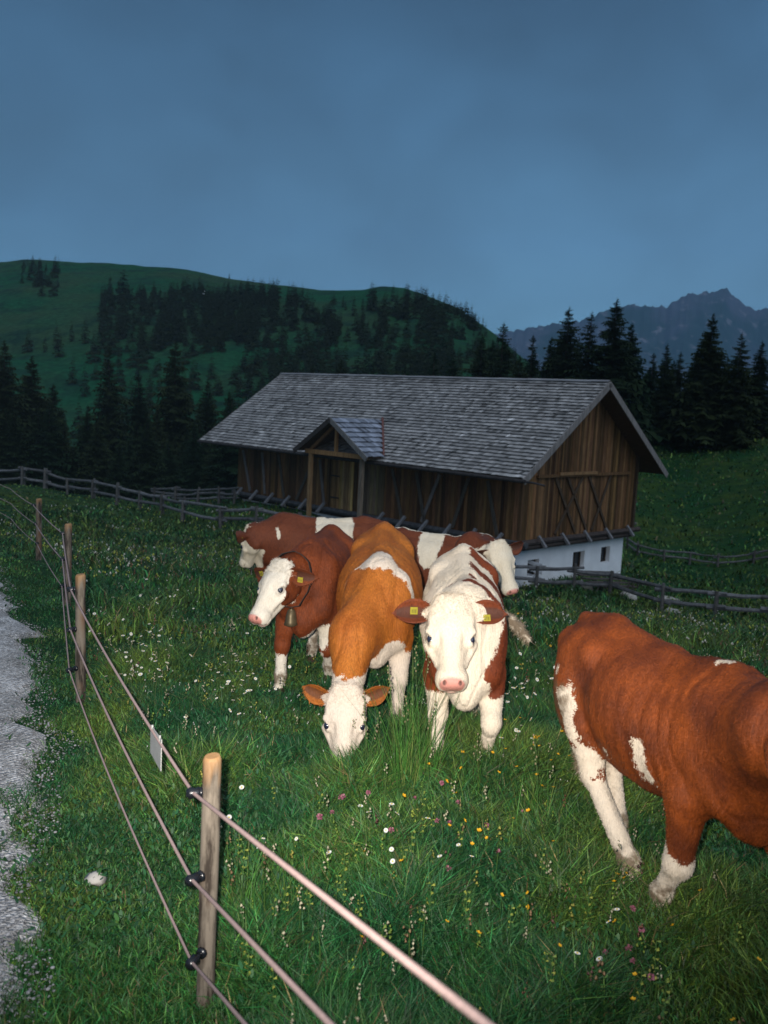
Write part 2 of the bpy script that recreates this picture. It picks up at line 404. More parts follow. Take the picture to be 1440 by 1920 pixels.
# ------------------------------------------------------------------ spruces
def mat_needles():
    m, nt, b = new_mat('spruce_needles', .9, .05)
    oi = nt.nodes.new('ShaderNodeObjectInfo')
    f = n_noise(nt, 1.2, 5, n_obj(nt)); k = n_map(nt, f, .3, .7, .55, 1.45)
    base = n_mix(nt, oi.outputs['Random'], (.010, .026, .012), (.024, .036, .014))
    L(nt, n_mix(nt, 1.0, base, k, 'MULTIPLY'), b.inputs['Base Color']); return m
M_NEEDLE = mat_needles(); M_BARK = mat_flat('bark', (.07, .05, .04), .95, .1, 5, .4)
def spruce_meshes(seed, whorls=44, nb=9, R=.19, tris=5, wob=.0):
    """unit-height spruce: (trunk, crown) mesh objects"""
    rnd = random.Random(seed); V = []; F = []
    def tri(a, b, c):
        i = len(V); V.extend([a, b, c]); F.append((i, i + 1, i + 2))
    z0 = .07
    for w in range(whorls):
        t = (w + rnd.random() * .6) / whorls; z = z0 + t * (1 - z0)
        env = R * (1 - t) ** .82 * (1 + .18 * math.sin(w * 1.7 + seed)) + .004
        if t < .12: env *= .55 + 3.5 * t
        for k in range(nb if t < .8 else max(4, nb - 4)):
            z = z0 + t * (1 - z0) + rnd.uniform(-.014, .014); phi = rnd.random() * 6.283; r = env * rnd.uniform(.55, 1.15)
            if rnd.random() < .08: r *= 1.25
            dx, dy = math.cos(phi), math.sin(phi); px_, py_ = -dy, dx
            drop = r * rnd.uniform(.15, .75) * (1 - .8 * t) - r * .5 * max(0, t - .75) * 4 * .6
            pts = []
            for j in range(tris + 1):
                s = j / tris; rr = r * s; zz = z - drop * s ** 1.3 + .18 * r * max(0, s - .7)
                pts.append((dx * rr, dy * rr, zz))
            for j in range(tris):
                a = pts[j]; c = pts[j + 1]; wd = r * .30 * (1 - .55 * j / tris) * rnd.uniform(.6, 1.4) + .0035
                hang = rnd.uniform(.25, 1.0) * wd
                for sg in (1, -1):
                    tip = (a[0] * .4 + c[0] * .6 + px_ * wd * sg + dx * wd * .5, a[1] * .4 + c[1] * .6 + py_ * wd * sg + dy * wd * .5, a[2] * .4 + c[2] * .6 - hang)
                    tri(a, c, tip)
                if j % 2: tri(a, c, ((a[0] + c[0]) / 2 + dx * wd * .2, (a[1] + c[1]) / 2 + dy * wd * .2, a[2] - wd * 1.3))
            e = pts[-1]; tri((e[0] + px_ * r * .05, e[1] + py_ * r * .05, e[2]), (e[0] - px_ * r * .05, e[1] - py_ * r * .05, e[2]), (e[0] + dx * r * .16, e[1] + dy * r * .16, e[2] - r * .05))
    tri((-.004, 0, .95), (.004, 0, .95), (0, 0, 1.02)); tri((0, -.004, .95), (0, .004, .95), (0, 0, 1.02))
    return V, F
def make_spruce(seed, **k):
    root = empty('spruce_tree')
    V, F = spruce_meshes(seed, **k)
    mesh_obj('crown', V, np.array(F), M_NEEDLE, root)
    t = MB(); t.tube([(0, 0, -.04), (0, 0, .3), (0, 0, .7), (0, 0, .97)], [.017, .012, .006, .001], 7); t.build('trunk', M_BARK, root)
    return root
PROTO = [make_spruce(1, R=.22, nb=15, whorls=54), make_spruce(2, R=.26, nb=17, whorls=52), make_spruce(3, R=.17, nb=14, whorls=50), make_spruce(4, R=.29, nb=17, whorls=50), make_spruce(5, R=.23, nb=12, whorls=46)]
_used = [False] * len(PROTO)
def tree_at(px, py, d, label, group, k=None, wide=1.0, zoff=0.0):
    k = random.randrange(len(PROTO)) if k is None else k
    top_ = at(px, py, d); z0 = h1(top_[0], top_[1]) - .3 + zoff; h = max(3, (top_[2] - z0))
    o = PROTO[k] if not _used[k] else copy_tree(PROTO[k]); _used[k] = True
    o.location = (top_[0], top_[1], z0); o.scale = (h * wide, h * wide, h); o.rotation_euler = (0, 0, random.random() * 6.3)
    return tag(o, label, 'tree', group)
right = [ # px, py of the top, distance, variant, width, label
 (905, 628, 104, 0, 1.0, 'dark spruce at the foot of the bare hill slope, above the barn ridge'),
 (945, 606, 98, 2, 1.1, 'tall narrow spruce with a tufted top where the hill slope meets the sky'),
 (925, 640, 110, 1, .9, 'shorter spruce tucked between two taller ones at the end of the hill slope'),
 (1000, 628, 102, 2, .9, 'slim pointed spruce standing alone against the blue mountains'),
 (975, 668, 96, 1, 1.0, 'low dark spruce left of the slim pointed one above the barn ridge'),
 (1035, 632, 106, 3, .7, 'spruce leaning close to the left side of the pointed tree over the barn roof'),
 (1068, 577, 100, 0, 1.05, 'high pointed spruce just left of the barn gable peak'),
 (1110, 586, 96, 4, 1.0, 'feathery loose spruce between the two highest trees by the gable'),
 (1157, 562, 94, 1, .95, 'tallest spruce, rising right behind the barn gable peak'),
 (1185, 606, 102, 3, .8, 'broad spruce on the right flank of the tallest tree'),
 (1226, 662, 112, 2, 1.1, 'narrow dark spruce right of the gable group, leftmost of a small trio'),
 (1252, 645, 108, 0, .8, 'narrow dark spruce, highest of the small trio right of the gable group'),
 (1277, 660, 112, 2, 1.2, 'narrow dark spruce, rightmost of the small trio'),
 (1338, 589, 100, 1, .9, 'tall full spruce standing near the right edge above the meadow'),
 (1310, 650, 106, 3, .75, 'lower spruce on the left side of the tall full one near the right edge'),
 (1392, 624, 98, 4, 1.0, 'spruce at the right edge of the meadow'),
 (1430, 640, 104, 0, 1.0, 'spruce cut by the right edge of the view'),
 (1365, 668, 112, 2, 1.2, 'slim spruce between the tall full one and the right edge'),
 (1140, 640, 110, 4, 1.0, 'spruce half hidden behind the tallest tree by the gable'),
 (1210, 700, 118, 1, 1.0, 'low spruce filling the gap right of the barn gable'),
 (1085, 640, 112, 3, .8, 'bushy spruce behind the high pointed one left of the gable'),
]
for q in right: tree_at(*q[:3], q[5], 'spruces behind the barn and at the meadow end', q[3], q[4] * 1.18)
for i in range(16):
    px = 860 + 37 * i + random.uniform(-12, 12)
    if px > 1190 and random.random() < .3: continue
    tree_at(px, 690 + random.uniform(-15, 25), random.uniform(112, 124), 'dark spruce in the packed row behind the taller trees right of the barn ridge', 'row of spruces packed behind the taller trees', None, 1.0)
for i, (px, py, d) in enumerate([(640, 676, 84), (700, 690, 80), (760, 684, 86), (815, 662, 82), (850, 672, 88), (585, 690, 80)]):
    tree_at(px, py, d, 'dark spruce whose tip just shows above the barn ridge', 'spruces just behind the barn ridge', None, 1.0)
left = [(60, 668, 66, 1, 1.1, 'large dark spruce at the left edge with its top against the green slope'), (100, 720, 70, 3, .9, 'broad dark spruce right of the large one at the left edge'),
 (8, 640, 62, 0, 1.2, 'spruce cut by the left edge of the view'), (205, 652, 84, 4, 1.1, 'tall loose spruce left of the middle in the dark wood'), (330, 640, 86, 1, 1.0, 'tall full spruce in the dark wood left of the barn roof'),
 (165, 760, 74, 3, .8, 'low broad spruce in front of the tall loose one'), (260, 700, 88, 2, 1.5, 'dense spruce between the two tall ones in the wood'), (390, 712, 78, 0, 1.1, 'spruce just left of the barn roof'),
 (295, 760, 72, 4, 1.0, 'feathery spruce low in the wood over the rail fence'), (430, 735, 84, 1, .9, 'spruce directly behind the left end of the barn roof'), (365, 790, 68, 3, .8, 'low spruce beside the left eave of the barn')]
for q in left: tree_at(*q[:3], q[5], 'spruces of the dark wood left of the barn', q[3], q[4])
for i in range(30):
    px = -60 + 17.5 * i + random.uniform(-10, 10)
    tree_at(px, random.uniform(780, 845) if 120 < px < 420 else random.uniform(735, 800), random.uniform(60, 72), 'dark spruce in the shaded edge of the wood above the rail fence', 'shaded spruces along the wood edge', None, 1.25)

# hillside trees (small in the picture: one mesh each, sharing three shapes)
def far_tree(seed, R=.2):
    V, F = spruce_meshes(seed, whorls=17, nb=9, R=R, tris=2); return V, np.array(F)
FT = [far_tree(11, .2), far_tree(12, .26), far_tree(13, .16)]
spots = []
def add_spot(px, t, h): spots.append((px, t, h))
tries = 0
while tries < 16000 and len(spots) < 1500:
    tries += 1
    px = random.uniform(40, 1010); t = random.uniform(.05, .97)
    P = hill_pt(px, t); X, Y, D = pix(P); y = Y[0]; r = float(np.interp(px, [a for a, b in RIDGE], [b for a, b in RIDGE])) ; dy = y - r
    dens = 0.
    if 190 < px < 520 and 552 < y < 660: dens = .95 if y > 550 + abs(px - 330) * .05 else .2
    if 440 < px < 900 and y > 556 + max(0, (px - 700)) * .18: dens = max(dens, .55)
    if px > 760 and dy > 14: dens = max(dens, .45)
    if px < 190 and y > 640: dens = .10
    if 200 < px < 420 and y > 660: dens = .35
    if px < 110 and 500 < y < 560: dens = .25
    if dy < 6: dens *= .15 if px < 850 else .7
    if 500 < px < 800 and dy < 24 - max(0, px - 720) * .2: dens *= .12
    dens *= float(np.clip(.95 + 2.4 * fbm(px / 55, y / 26, 7.7), 0, 1))
    if random.random() < dens: add_spot(px, t, random.uniform(7, 16) * (1.0 if px < 850 else .75))
for px, py_, h in [(62, 492, 9), (52, 494, 8), (74, 493, 7), (85, 530, 12), (95, 532, 12), (78, 530, 13), (104, 505, 14), (110, 510, 14), (232, 560, 22), (245, 575, 16), (367, 560, 12), (465, 560, 16), (430, 512, 6), (868, 592, 8), (878, 598, 9), (890, 604, 8), (905, 612, 9), (858, 584, 7), (840, 578, 6)]:
    best = min(np.linspace(.03, 1, 120), key=lambda t: abs(pix(hill_pt(px, t))[1][0] - py_ - 4)); spots.insert(0, (px, best, h))
spots_near = spots[:19] + sorted(spots[19:], key=lambda s: -s[2] / hill_pt(s[0], s[1])[1])
ft_objs = []
nind = 255
for i, (px, t, h) in enumerate(spots_near[:nind]):
    P = hill_pt(px, t); k = i % 3
    if i < 3:
        o = mesh_obj('spruce_tree', FT[k][0], FT[k][1], M_NEEDLE); ft_objs.append(o)
    else: o = ft_objs[k].copy(); COL.objects.link(o)
    o.location = tuple(P - np.array([0, 0, .8])); w = random.uniform(.9, 1.3); o.scale = (h * w, h * w, h); o.rotation_euler = (0, 0, random.random() * 6)
    if i < 19 and px < 120: lab, gr = 'small dark spruce in the clump high on the green slope at the left', 'spruces high on the left slope'
    elif i < 19 and px > 820: lab, gr = 'tiny spruce on the skyline of the descending hill shoulder', 'spruces along the hill shoulder'
    elif px < 470: lab, gr = 'small distant spruce in the dark belt of forest on the left half of the hill', 'spruces on the left half of the hill'
    else: lab, gr = 'small distant spruce scattered over the right half of the hill', 'spruces on the right half of the hill'
    tag(o, lab, 'tree', gr)
rest = spots_near[nind:]
if rest:
    V = []; F = []; b = 0
    for i, (px, t, h) in enumerate(rest):
        P = hill_pt(px, t); v = np.array(FT[i % 3][0]) * h * np.array([1.1, 1.1, 1]) + P - np.array([0, 0, .8]); V.append(v); F.append(FT[i % 3][1] + b); b += len(v)
    tag(mesh_obj('forest', np.concatenate(V), np.concatenate(F), M_NEEDLE), 'distant conifer forest covering the hillside behind the barn', 'forest', kind='stuff')

# tiny pale building and path on the hill
hp = hill_pt(380, min(np.linspace(.3, 1, 200), key=lambda t: abs(pix(hill_pt(380, t))[1][0] - 551)))
hut = empty('mountain_hut', tuple(hp), .4, label='tiny white hut far up on the hill pasture', cat='hut')
b_ = MB(); b_.box((-1.6, -1.3, -.5), (3.2, 0, 0), (0, 2.6, 0), (0, 0, 2.6)); b_.build('wall', M_PLASTER, hut)
b_ = MB(); b_.add([(-1.9, -1.6, 2.1), (1.9, -1.6, 2.1), (1.9, 1.6, 2.1), (-1.9, 1.6, 2.1), (-1.9, 0, 3.2), (1.9, 0, 3.2)], [(0, 1, 5, 4), (2, 3, 4, 5), (0, 4, 3), (1, 2, 5), (3, 2, 1, 0)], (.1, .1, .1)); b_.build('roof', M_SHINGLE, hut)

# ------------------------------------------------------------------ barn
barn = empty('barn', tuple(G(LA / 2, 0, CB)), 0, label='long dark wooden barn with grey shingle roof and white masonry base', cat='barn')
BV = Vector(tuple(G(LA / 2, 0, CB)))
def bpart(mb, name, mat, parent=None, smooth=False):
    """vertices were given in world space; store them relative to the barn"""
    mb.v = [tuple(np.asarray(v) - np.array(BV)) for v in mb.v]
    return mb.build(name, mat, parent or barn, smooth)
def Bbox(mb, a0, a1, b0, b1, c0, c1, c=(1, 1, 1)):
    mb.box(G(a0, b0, c0), bA * (a1 - a0), bB * (b1 - b0), bC * (c1 - c0), c)
def shingles(mb, e0, e1, up0, n, courses, wmin=.10, wmax=.24, rnd=None, tint=(1, 1, 1), clip=None):
    """courses of wooden shingles from the eave line e0->e1 up the slope vector up0; n = outward normal"""
    e0, e1, up0, n = map(np.asarray, (e0, e1, up0, n)); Lx = np.linalg.norm(e1 - e0); ax = (e1 - e0) / Lx; Ls = np.linalg.norm(up0); us_ = up0 / Ls; h = Ls / courses
    for r in range(courses):
        x = -rnd.random() * .1; row = rnd.uniform(.86, 1.12)
        while x < Lx:
            w = rnd.uniform(wmin, wmax); x0 = max(x, 0); x1 = min(x + w - .006, Lx)
            if x1 - x0 > .03:
                if clip: x0c, x1c = clip(x0, x1, r * h)
                else: x0c, x1c = x0, x1
                if x1c - x0c > .02:
                    lift = rnd.uniform(0, .015) + .034; off_ = rnd.uniform(-.018, .018)
                    g = 1.5 * rnd.choice((.15, .17, .2, .23, .27, .19, .22)) * row * rnd.uniform(.85, 1.15)
                    if rnd.random() < .04: g *= 1.5
                    if rnd.random() < .06: g *= .45
                    col = (g * tint[0], g * tint[1], g * tint[2])
                    o = e0 + ax * x0c + us_ * (r * h - .03 + off_) + n * (.03 + lift)
                    u2 = us_ * (h + .05) - n * (.034 + lift)
                    thk = n * -.026
                    mb.box(o + thk, ax * (x1c - x0c), u2, -thk, col)
            x += w
rnd = random.Random(5)
SL = math.hypot(RW, HR)
nf = (-bB * HR + bC * RW) / SL; nb_ = (bB * HR + bC * RW) / SL
upf = bB * RW + bC * HR; upb = -bB * RW + bC * HR
rf = MB(); shingles(rf, G(LA, -RW, 0), G(0, -RW, 0), upf, nf, 30, rnd=rnd, tint=(1.05, 1.01, .98)); roof = bpart(rf, 'roof', M_SHINGLE)
rb = MB(); shingles(rb, G(0, RW, 0), G(LA, RW, 0), upb, nb_, 26, .25, .4, rnd=rnd); bpart(rb, 'roof', M_SHINGLE)
dk = MB()   # sheathing under the shingles
for (sg, n_) in ((-1, nf), (1, nb_)):
    p0, p1, p2, p3 = G(.02, sg * (RW - .03), 0), G(LA - .02, sg * (RW - .03), 0), G(LA - .02, 0, HR - .02), G(.02, 0, HR - .02)
    lo = [p - n_ * .10 for p in (p0, p1, p2, p3)]; hi = [p - n_ * .012 for p in (p0, p1, p2, p3)]
    dk.add(lo + hi, [(0, 1, 2, 3), (7, 6, 5, 4), (0, 4, 5, 1), (1, 5, 6, 2), (2, 6, 7, 3), (3, 7, 4, 0)], (.09, .055, .035))
bpart(dk, 'roof_boarding', M_WOOD)
rc = MB()
for k in range(26):
    a0 = LA * k / 26; rc.box(G(a0, -.16, HR - .01 + rnd.uniform(0, .02)), bA * (LA / 26 - .01), bB * .17 + bC * .06, -nf * .0 + bC * .03, (.25, .25, .26))
bpart(rc, 'ridge_cap', M_SHINGLE)
for a in (-.05, LA + .01):     # barge boards
    for sg, u_ in ((-1, upf), (1, upb)):
        m_ = MB(); u1 = u_ / SL; n_ = nf if sg < 0 else nb_
        m_.box(G(a, sg * RW, 0) - n_ * .22 - u1 * .1, bA * .045, u1 * (SL + .1), n_ * .26, (.22, .20, .19)); bpart(m_, 'barge_board', M_WOOD)
gt = MB(); gt.tube([G(-.1, -RW - .07, -.10), G(LA + .1, -RW - .07, -.06)], .075, 8, (.05, .045, .045)); gt.tube([G(-.1, -RW - .07, -.10), G(-.55, -RW - .02, -.12), G(-.75, -RW + .3, -.2)], .045, 6, (.05, .045, .045)); bpart(gt, 'gutter', M_RAIL)
# rafters ends under the eaves
for k in range(24):
    a = .4 + k * (LA - .8) / 23; m_ = MB(); u1 = upf / SL; m_.box(G(a, -RW + .08, -.0) - nf * .26, bA * .10, u1 * 1.6, nf * .14, (.10, .07, .05)); bpart(m_, 'rafter', M_WOOD)

# plank walls
def planks(mb, org, ax, width, z0, ztop, n, base, warm, wmin=.13, wmax=.24, skip=None, seed=1):
    r_ = random.Random(seed); x = 0
    while x < width - .02:
        w = min(r_.uniform(wmin, wmax), width - x); zt0 = ztop(x); zt1 = ztop(x + w)
        if skip is None or not skip(x, x + w):
            k = r_.uniform(.35, 1.5) * (1.25 if r_.random() < .2 else 1); col = (base[0] * k, base[1] * k * r_.uniform(.88, 1.06), base[2] * k * r_.uniform(.8, 1.05))
            t = r_.uniform(.0, .03); p = org + ax * (x + .006) + n * t; wv = ax * (w - .012); zb = z0 - r_.uniform(0, .05)
            v = [p + bC * zb, p + wv + bC * zb, p + wv + bC * zt1, p + bC * zt0]; v += [q + n * .03 for q in v]
            mb.add(v, [(0, 1, 2, 3), (7, 6, 5, 4), (0, 4, 5, 1), (1, 5, 6, 2), (2, 6, 7, 3), (3, 7, 4, 0)], col)
        x += w
A0, A1 = OA, LA - OB
gab = lambda y: HR * (1 - abs(y) / RW) - .12
PA0 = 10.291
DOOR0, DOOR1 = PA0 + .42, PA0 + 2.05        # door, along the ridge
# front long wall
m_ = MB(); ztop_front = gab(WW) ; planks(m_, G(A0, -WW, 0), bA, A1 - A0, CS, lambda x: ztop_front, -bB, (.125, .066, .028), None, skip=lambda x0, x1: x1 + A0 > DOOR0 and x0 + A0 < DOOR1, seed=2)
m_b = MB(); Bbox(m_b, A0 + .02, A1 - .02, -WW + .03, -WW + .12, CS, ztop_front, (.03, .02, .012)); m_.v += []; 
bpart(m_, 'wall', M_WOOD)
bpart(m_b, 'wall_lining', M_WOOD)
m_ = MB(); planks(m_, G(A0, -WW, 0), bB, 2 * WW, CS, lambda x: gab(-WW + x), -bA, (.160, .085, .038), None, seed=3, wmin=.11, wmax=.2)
bpart(m_, 'wall', M_WOOD)
m_ = MB(); v = [G(A0 + .05, -WW + .02, CS), G(A0 + .05, WW - .02, CS), G(A0 + .05, WW - .02, gab(WW)), G(A0 + .05, 0, gab(0)), G(A0 + .05, -WW + .02, gab(WW))]; m_.add(v + [p + bA * .05 for p in v], [(0, 1, 2, 3, 4), (9, 8, 7, 6, 5)], (.03, .02, .012)); bpart(m_, 'wall_lining', M_WOOD)
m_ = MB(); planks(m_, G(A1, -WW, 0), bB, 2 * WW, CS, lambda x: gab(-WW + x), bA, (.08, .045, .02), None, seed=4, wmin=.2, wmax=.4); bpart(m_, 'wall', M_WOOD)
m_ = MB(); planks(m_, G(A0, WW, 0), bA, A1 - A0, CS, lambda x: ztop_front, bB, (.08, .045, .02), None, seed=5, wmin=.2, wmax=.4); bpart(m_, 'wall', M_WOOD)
# corner boards, tie beam of the gable, sill logs
def beam(p, q, w, h, name='beam', c=(.09, .055, .035), side=None, parent=None, mat=None):
    p = np.asarray(p, float); q = np.asarray(q, float); d_ = q - p; l = np.linalg.norm(d_); d_ = d_ / l
    s = np.asarray(side if side is not None else np.cross(d_, bC)); s = s - d_ * s.dot(d_); s = s / np.linalg.norm(s); t = np.cross(s, d_)
    m_ = MB(); m_.box(p - s * w / 2 - t * h / 2, d_ * l, s * w, t * h, c); return bpart(m_, name, mat or M_WOOD, parent)
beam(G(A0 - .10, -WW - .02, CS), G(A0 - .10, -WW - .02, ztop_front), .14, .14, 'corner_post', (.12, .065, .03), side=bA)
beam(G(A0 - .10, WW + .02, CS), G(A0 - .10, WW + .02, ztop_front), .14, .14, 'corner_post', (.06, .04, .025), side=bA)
beam(G(A0 - .12, -WW + .9, -.05), G(A0 - .12, WW - .6, -.05), .12, .12, 'tie_beam', (.15, .08, .035), side=bA)
beam(G(A0 - .20, -2.0, .03), G(A0 - .20, .8, .03), .10, .12, 'tie_beam', (.26, .15, .07), side=bA)
cg = (.075, .06, .05)
for (b0, b1) in ((-2.1, -.4), (-1.2, .5), (.4, 2.1), (-.1, -1.9), (2.1, .9)):
    beam(G(A0 - .10, b0, -.15), G(A0 - .10, b1, CS + .12), .05, .13, 'brace', (.075, .05, .032), side=bA)
for k, (a_t, a_b) in enumerate(((A1 - .5, A1 - 1.3), (A1 - 3.6, A1 - 4.2), (A1 - 6.4, A1 - 5.2), (PA0 + 2.8, PA0 + 2.3), (PA0 - 2.2, PA0 - 3.0), (6.6, 5.9), (5.2, 6.1), (3.6, 4.3), (2.6, 1.9), (A1 - 2.2, A1 - 2.6))):
    beam(G(a_t, -WW - .10, -.35), G(a_b, -WW - .14, CS + .1), .16, .05, 'brace', (.09, .075, .06) if k % 3 else (.16, .14, .13), side=bA)
sc_ = (.085, .085, .09)
m_ = MB(); m_.tube([G(A0 - .55, -WW - .1, CS - .12), G(A1 + .3, -WW - .1, CS - .12)], .13, 8, sc_, jit=.05); bpart(m_, 'sill_log', M_RAIL)
m_ = MB(); m_.tube([G(A0 - .14, -WW - .5, CS - .10), G(A0 - .14, WW + .55, CS - .10)], .12, 8, (.07, .055, .05), jit=.05); bpart(m_, 'sill_log', M_RAIL)
m_ = MB(); m_.tube([G(A0 - .10, -WW - .2, CS - .32), G(A0 - .10, WW + .1, CS - .32)], .11, 8, (.05, .04, .035), jit=.05); bpart(m_, 'sill_log', M_RAIL)
for b in (-3.0, -1.35, .35, 2.05, 3.9):      # short props over the sill, gable side
    beam(G(A0 - .12, b - .06, CS + .12), G(A0 - .42, b + .10, CS - .34), .12, .10, 'sill_bracket', (.20, .20, .21), side=bB)
for k in range(14):
    a = A0 + .7 + k * (A1 - A0 - 1.2) / 13
    if abs(a - PA0 - .3) < 1.7: continue
    beam(G(a, -WW - .08, CS + .2), G(a + .1, -WW - .52, CS - .30), .13, .10, 'sill_bracket', (.22, .22, .23), side=bA)
for c, l in ((-.55, .8), (-1.05, .7), (-1.45, .8), (-1.95, .75), (-2.5, .95)):
    m_ = MB(); m_.tube([G(A0 + .25, WW - .2, c), G(A0 + .25, WW + l, c - .02)], .075, 7, (.12, .11, .10), jit=.05); bpart(m_, 'log_end', M_RAIL)
# masonry base
IN = .18
bs = MB(); aw0, bw = A0 + IN, WW - IN
wins = [(-3.25, -2.45), (.05, .95), (2.30, 3.05)]   # openings along the gable wall (b from, to)
zc0, zc1 = CS - 2.0 + 0.55, CS - .72
top_, bot = CS - .42, CB - .6
wn = sorted(wins); edges = [-bw]
for w0, w1 in wn: edges += [w0, w1]
edges += [bw]
Tk = .35
for i in range(0, len(edges), 2): Bbox(bs, aw0, aw0 + Tk, edges[i], edges[i + 1], bot, top_)
wz = [(CS - 1.62, CS - .92), (CS - 1.62, CS - .86), (CS - 1.55, CS - .82)]
for (w0, w1), (z0_, z1_) in zip(wn, wz):
    Bbox(bs, aw0, aw0 + Tk, w0, w1, bot, z0_); Bbox(bs, aw0, aw0 + Tk, w0, w1, z1_, top_)
Bbox(bs, aw0 + Tk, A1 - IN, -bw, -bw + Tk, bot, top_); Bbox(bs, aw0 + Tk, A1 - IN, bw - Tk, bw, bot, top_); Bbox(bs, A1 - IN - Tk, A1 - IN, -bw + Tk, bw - Tk, bot, top_)
bpart(bs, 'base_wall', M_PLASTER)
for (w0, w1), (z0_, z1_) in zip(wn, wz):
    fr_ = MB(); q = .06; a_ = aw0 + .20
    Bbox(fr_, a_, a_ + .06, w0, w0 + q, z0_, z1_, (.05, .035, .025)); Bbox(fr_, a_, a_ + .06, w1 - q, w1, z0_, z1_, (.05, .035, .025)); Bbox(fr_, a_, a_ + .06, w0 + q, w1 - q, z0_, z0_ + q, (.05, .035, .025)); Bbox(fr_, a_, a_ + .06, w0 + q, w1 - q, z1_ - q, z1_, (.05, .035, .025))
    Bbox(fr_, a_ + .005, a_ + .05, (w0 + w1) / 2 - .02, (w0 + w1) / 2 + .02, z0_ + q, z1_ - q, (.05, .035, .025))
    wf = bpart(fr_, 'window', M_WOOD); pn = MB(); Bbox(pn, a_ + .055, a_ + .07, w0 + .01, w1 - .01, z0_ + .01, z1_ - .01); bpart(pn, 'pane', M_GLASS, wf)
fl_ = MB(); Bbox(fl_, A0 + .1, A1 - .1, -WW + .1, WW - .1, CS - .42, CS - .30, (.06, .045, .035)); bpart(fl_, 'floor_deck', M_WOOD)
# porch over the door
PB, PC, PHW, PCE, PBP, PHP, PCP = -6.306, 1.767, 2.448, .193, -5.876, 1.749, .065
pback = (PC / HR - 1) * RW
psl = math.hypot(PHW, PC - PCE)
pr = MB()
for sg in (-1, 1):
    nrm = (bA * sg * (PC - PCE) + bC * PHW) / psl
    upv = -bA * sg * PHW + bC * (PC - PCE)
    # eave line from the front to where it meets the main roof
    bend = (PCE / HR - 1) * RW
    depth0 = bend - PB; depth1 = pback - PB
    def clip(x0, x1, s, d0=depth0, d1=depth1):
        lim = d0 + (d1 - d0) * min(1, max(0, s / psl)); return x0, min(x1, lim)
    shingles(pr, G(PA0 + sg * PHW, PB, PCE), G(PA0 + sg * PHW, PB + depth1, PCE), upv, nrm, 8, .12, .22, rnd=rnd, tint=(.86, .95, 1.15), clip=clip)
porch_roof = bpart(pr, 'porch_roof', M_SHINGLE)
m_ = MB()
for sg in (-1, 1):
    nrm = (bA * sg * (PC - PCE) + bC * PHW) / psl
    v = [G(PA0 + sg * (PHW - .02), PB + .02, PCE) - nrm * .01, G(PA0 + sg * (PHW - .02), (PCE / HR - 1) * RW, PCE) - nrm * .01, G(PA0, pback, PC) - nrm * .01, G(PA0, PB + .02, PC) - nrm * .01]
    m_.add([p - nrm * .07 for p in v] + v, [(0, 1, 2, 3), (7, 6, 5, 4), (0, 4, 5, 1), (1, 5, 6, 2), (2, 6, 7, 3), (3, 7, 4, 0)], (.10, .06, .035))
bpart(m_, 'porch_roof_boarding', M_WOOD)
for sg in (-1, 1):
    u_ = (-bA * sg * PHW + bC * (PC - PCE)) / psl
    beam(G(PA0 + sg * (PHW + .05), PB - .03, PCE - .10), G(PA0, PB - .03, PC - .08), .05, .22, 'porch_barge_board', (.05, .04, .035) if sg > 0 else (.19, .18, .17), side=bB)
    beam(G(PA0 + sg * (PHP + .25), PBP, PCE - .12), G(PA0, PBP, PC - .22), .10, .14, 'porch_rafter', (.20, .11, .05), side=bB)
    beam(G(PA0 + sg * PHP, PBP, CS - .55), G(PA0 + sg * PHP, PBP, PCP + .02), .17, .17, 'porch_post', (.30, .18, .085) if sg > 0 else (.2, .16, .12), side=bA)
    beam(G(PA0 + sg * PHP, PBP, PCP - .02), G(PA0 + sg * PHP, -WW, PCP - .02), .15, .15, 'porch_beam', (.14, .08, .04), side=bA)
beam(G(PA0 - PHP - .35, PBP - .01, PCP + .08), G(PA0 + PHP + .35, PBP - .01, PCP + .08), .18, .20, 'porch_tie_beam', (.33, .18, .075), side=bB)
beam(G(PA0, PBP - .01, PCP + .17), G(PA0, PBP - .01, PC - .25), .13, .13, 'king_post', (.33, .18, .075), side=bA)
# valley flashing, reddish
m_ = MB(); m_.tube([G(PA0 - PHW, (PCE / HR - 1) * RW, PCE) + nf * .05, G(PA0, pback, PC + .02) + nf * .06], .06, 6, (.16, .07, .06)); bpart(m_, 'valley_flashing', M_RAIL)
dr = MB(); planks(dr, G(DOOR0, -WW + .02, 0), bA, (DOOR1 - DOOR0) * .5, CS + .02, lambda x: -.05, -bB, (.30, .20, .09), None, seed=8, wmin=.15, wmax=.2); planks(dr, G(DOOR0 + (DOOR1 - DOOR0) * .5, -WW + .04, 0), bA, (DOOR1 - DOOR0) * .5, CS + .02, lambda x: -.05, -bB, (.30, .19, .075), None, seed=9, wmin=.15, wmax=.2)
door = bpart(dr, 'door', M_WOOD)
for z in (-1.05, -2.1): beam(G(DOOR0 + .95, -WW - .05, z), G(DOOR1 - .08, -WW - .05, z), .04, .06, 'hinge', (.03, .03, .03), side=bB, parent=door)
# paler board panel beside the porch
m_ = MB(); planks(m_, G(PA0 - 1.75, -WW - .05, 0), bA, 1.45, CS + .05, lambda x: -.15, -bB, (.11, .085, .05), None, seed=12); bpart(m_, 'board_panel', M_WOOD)

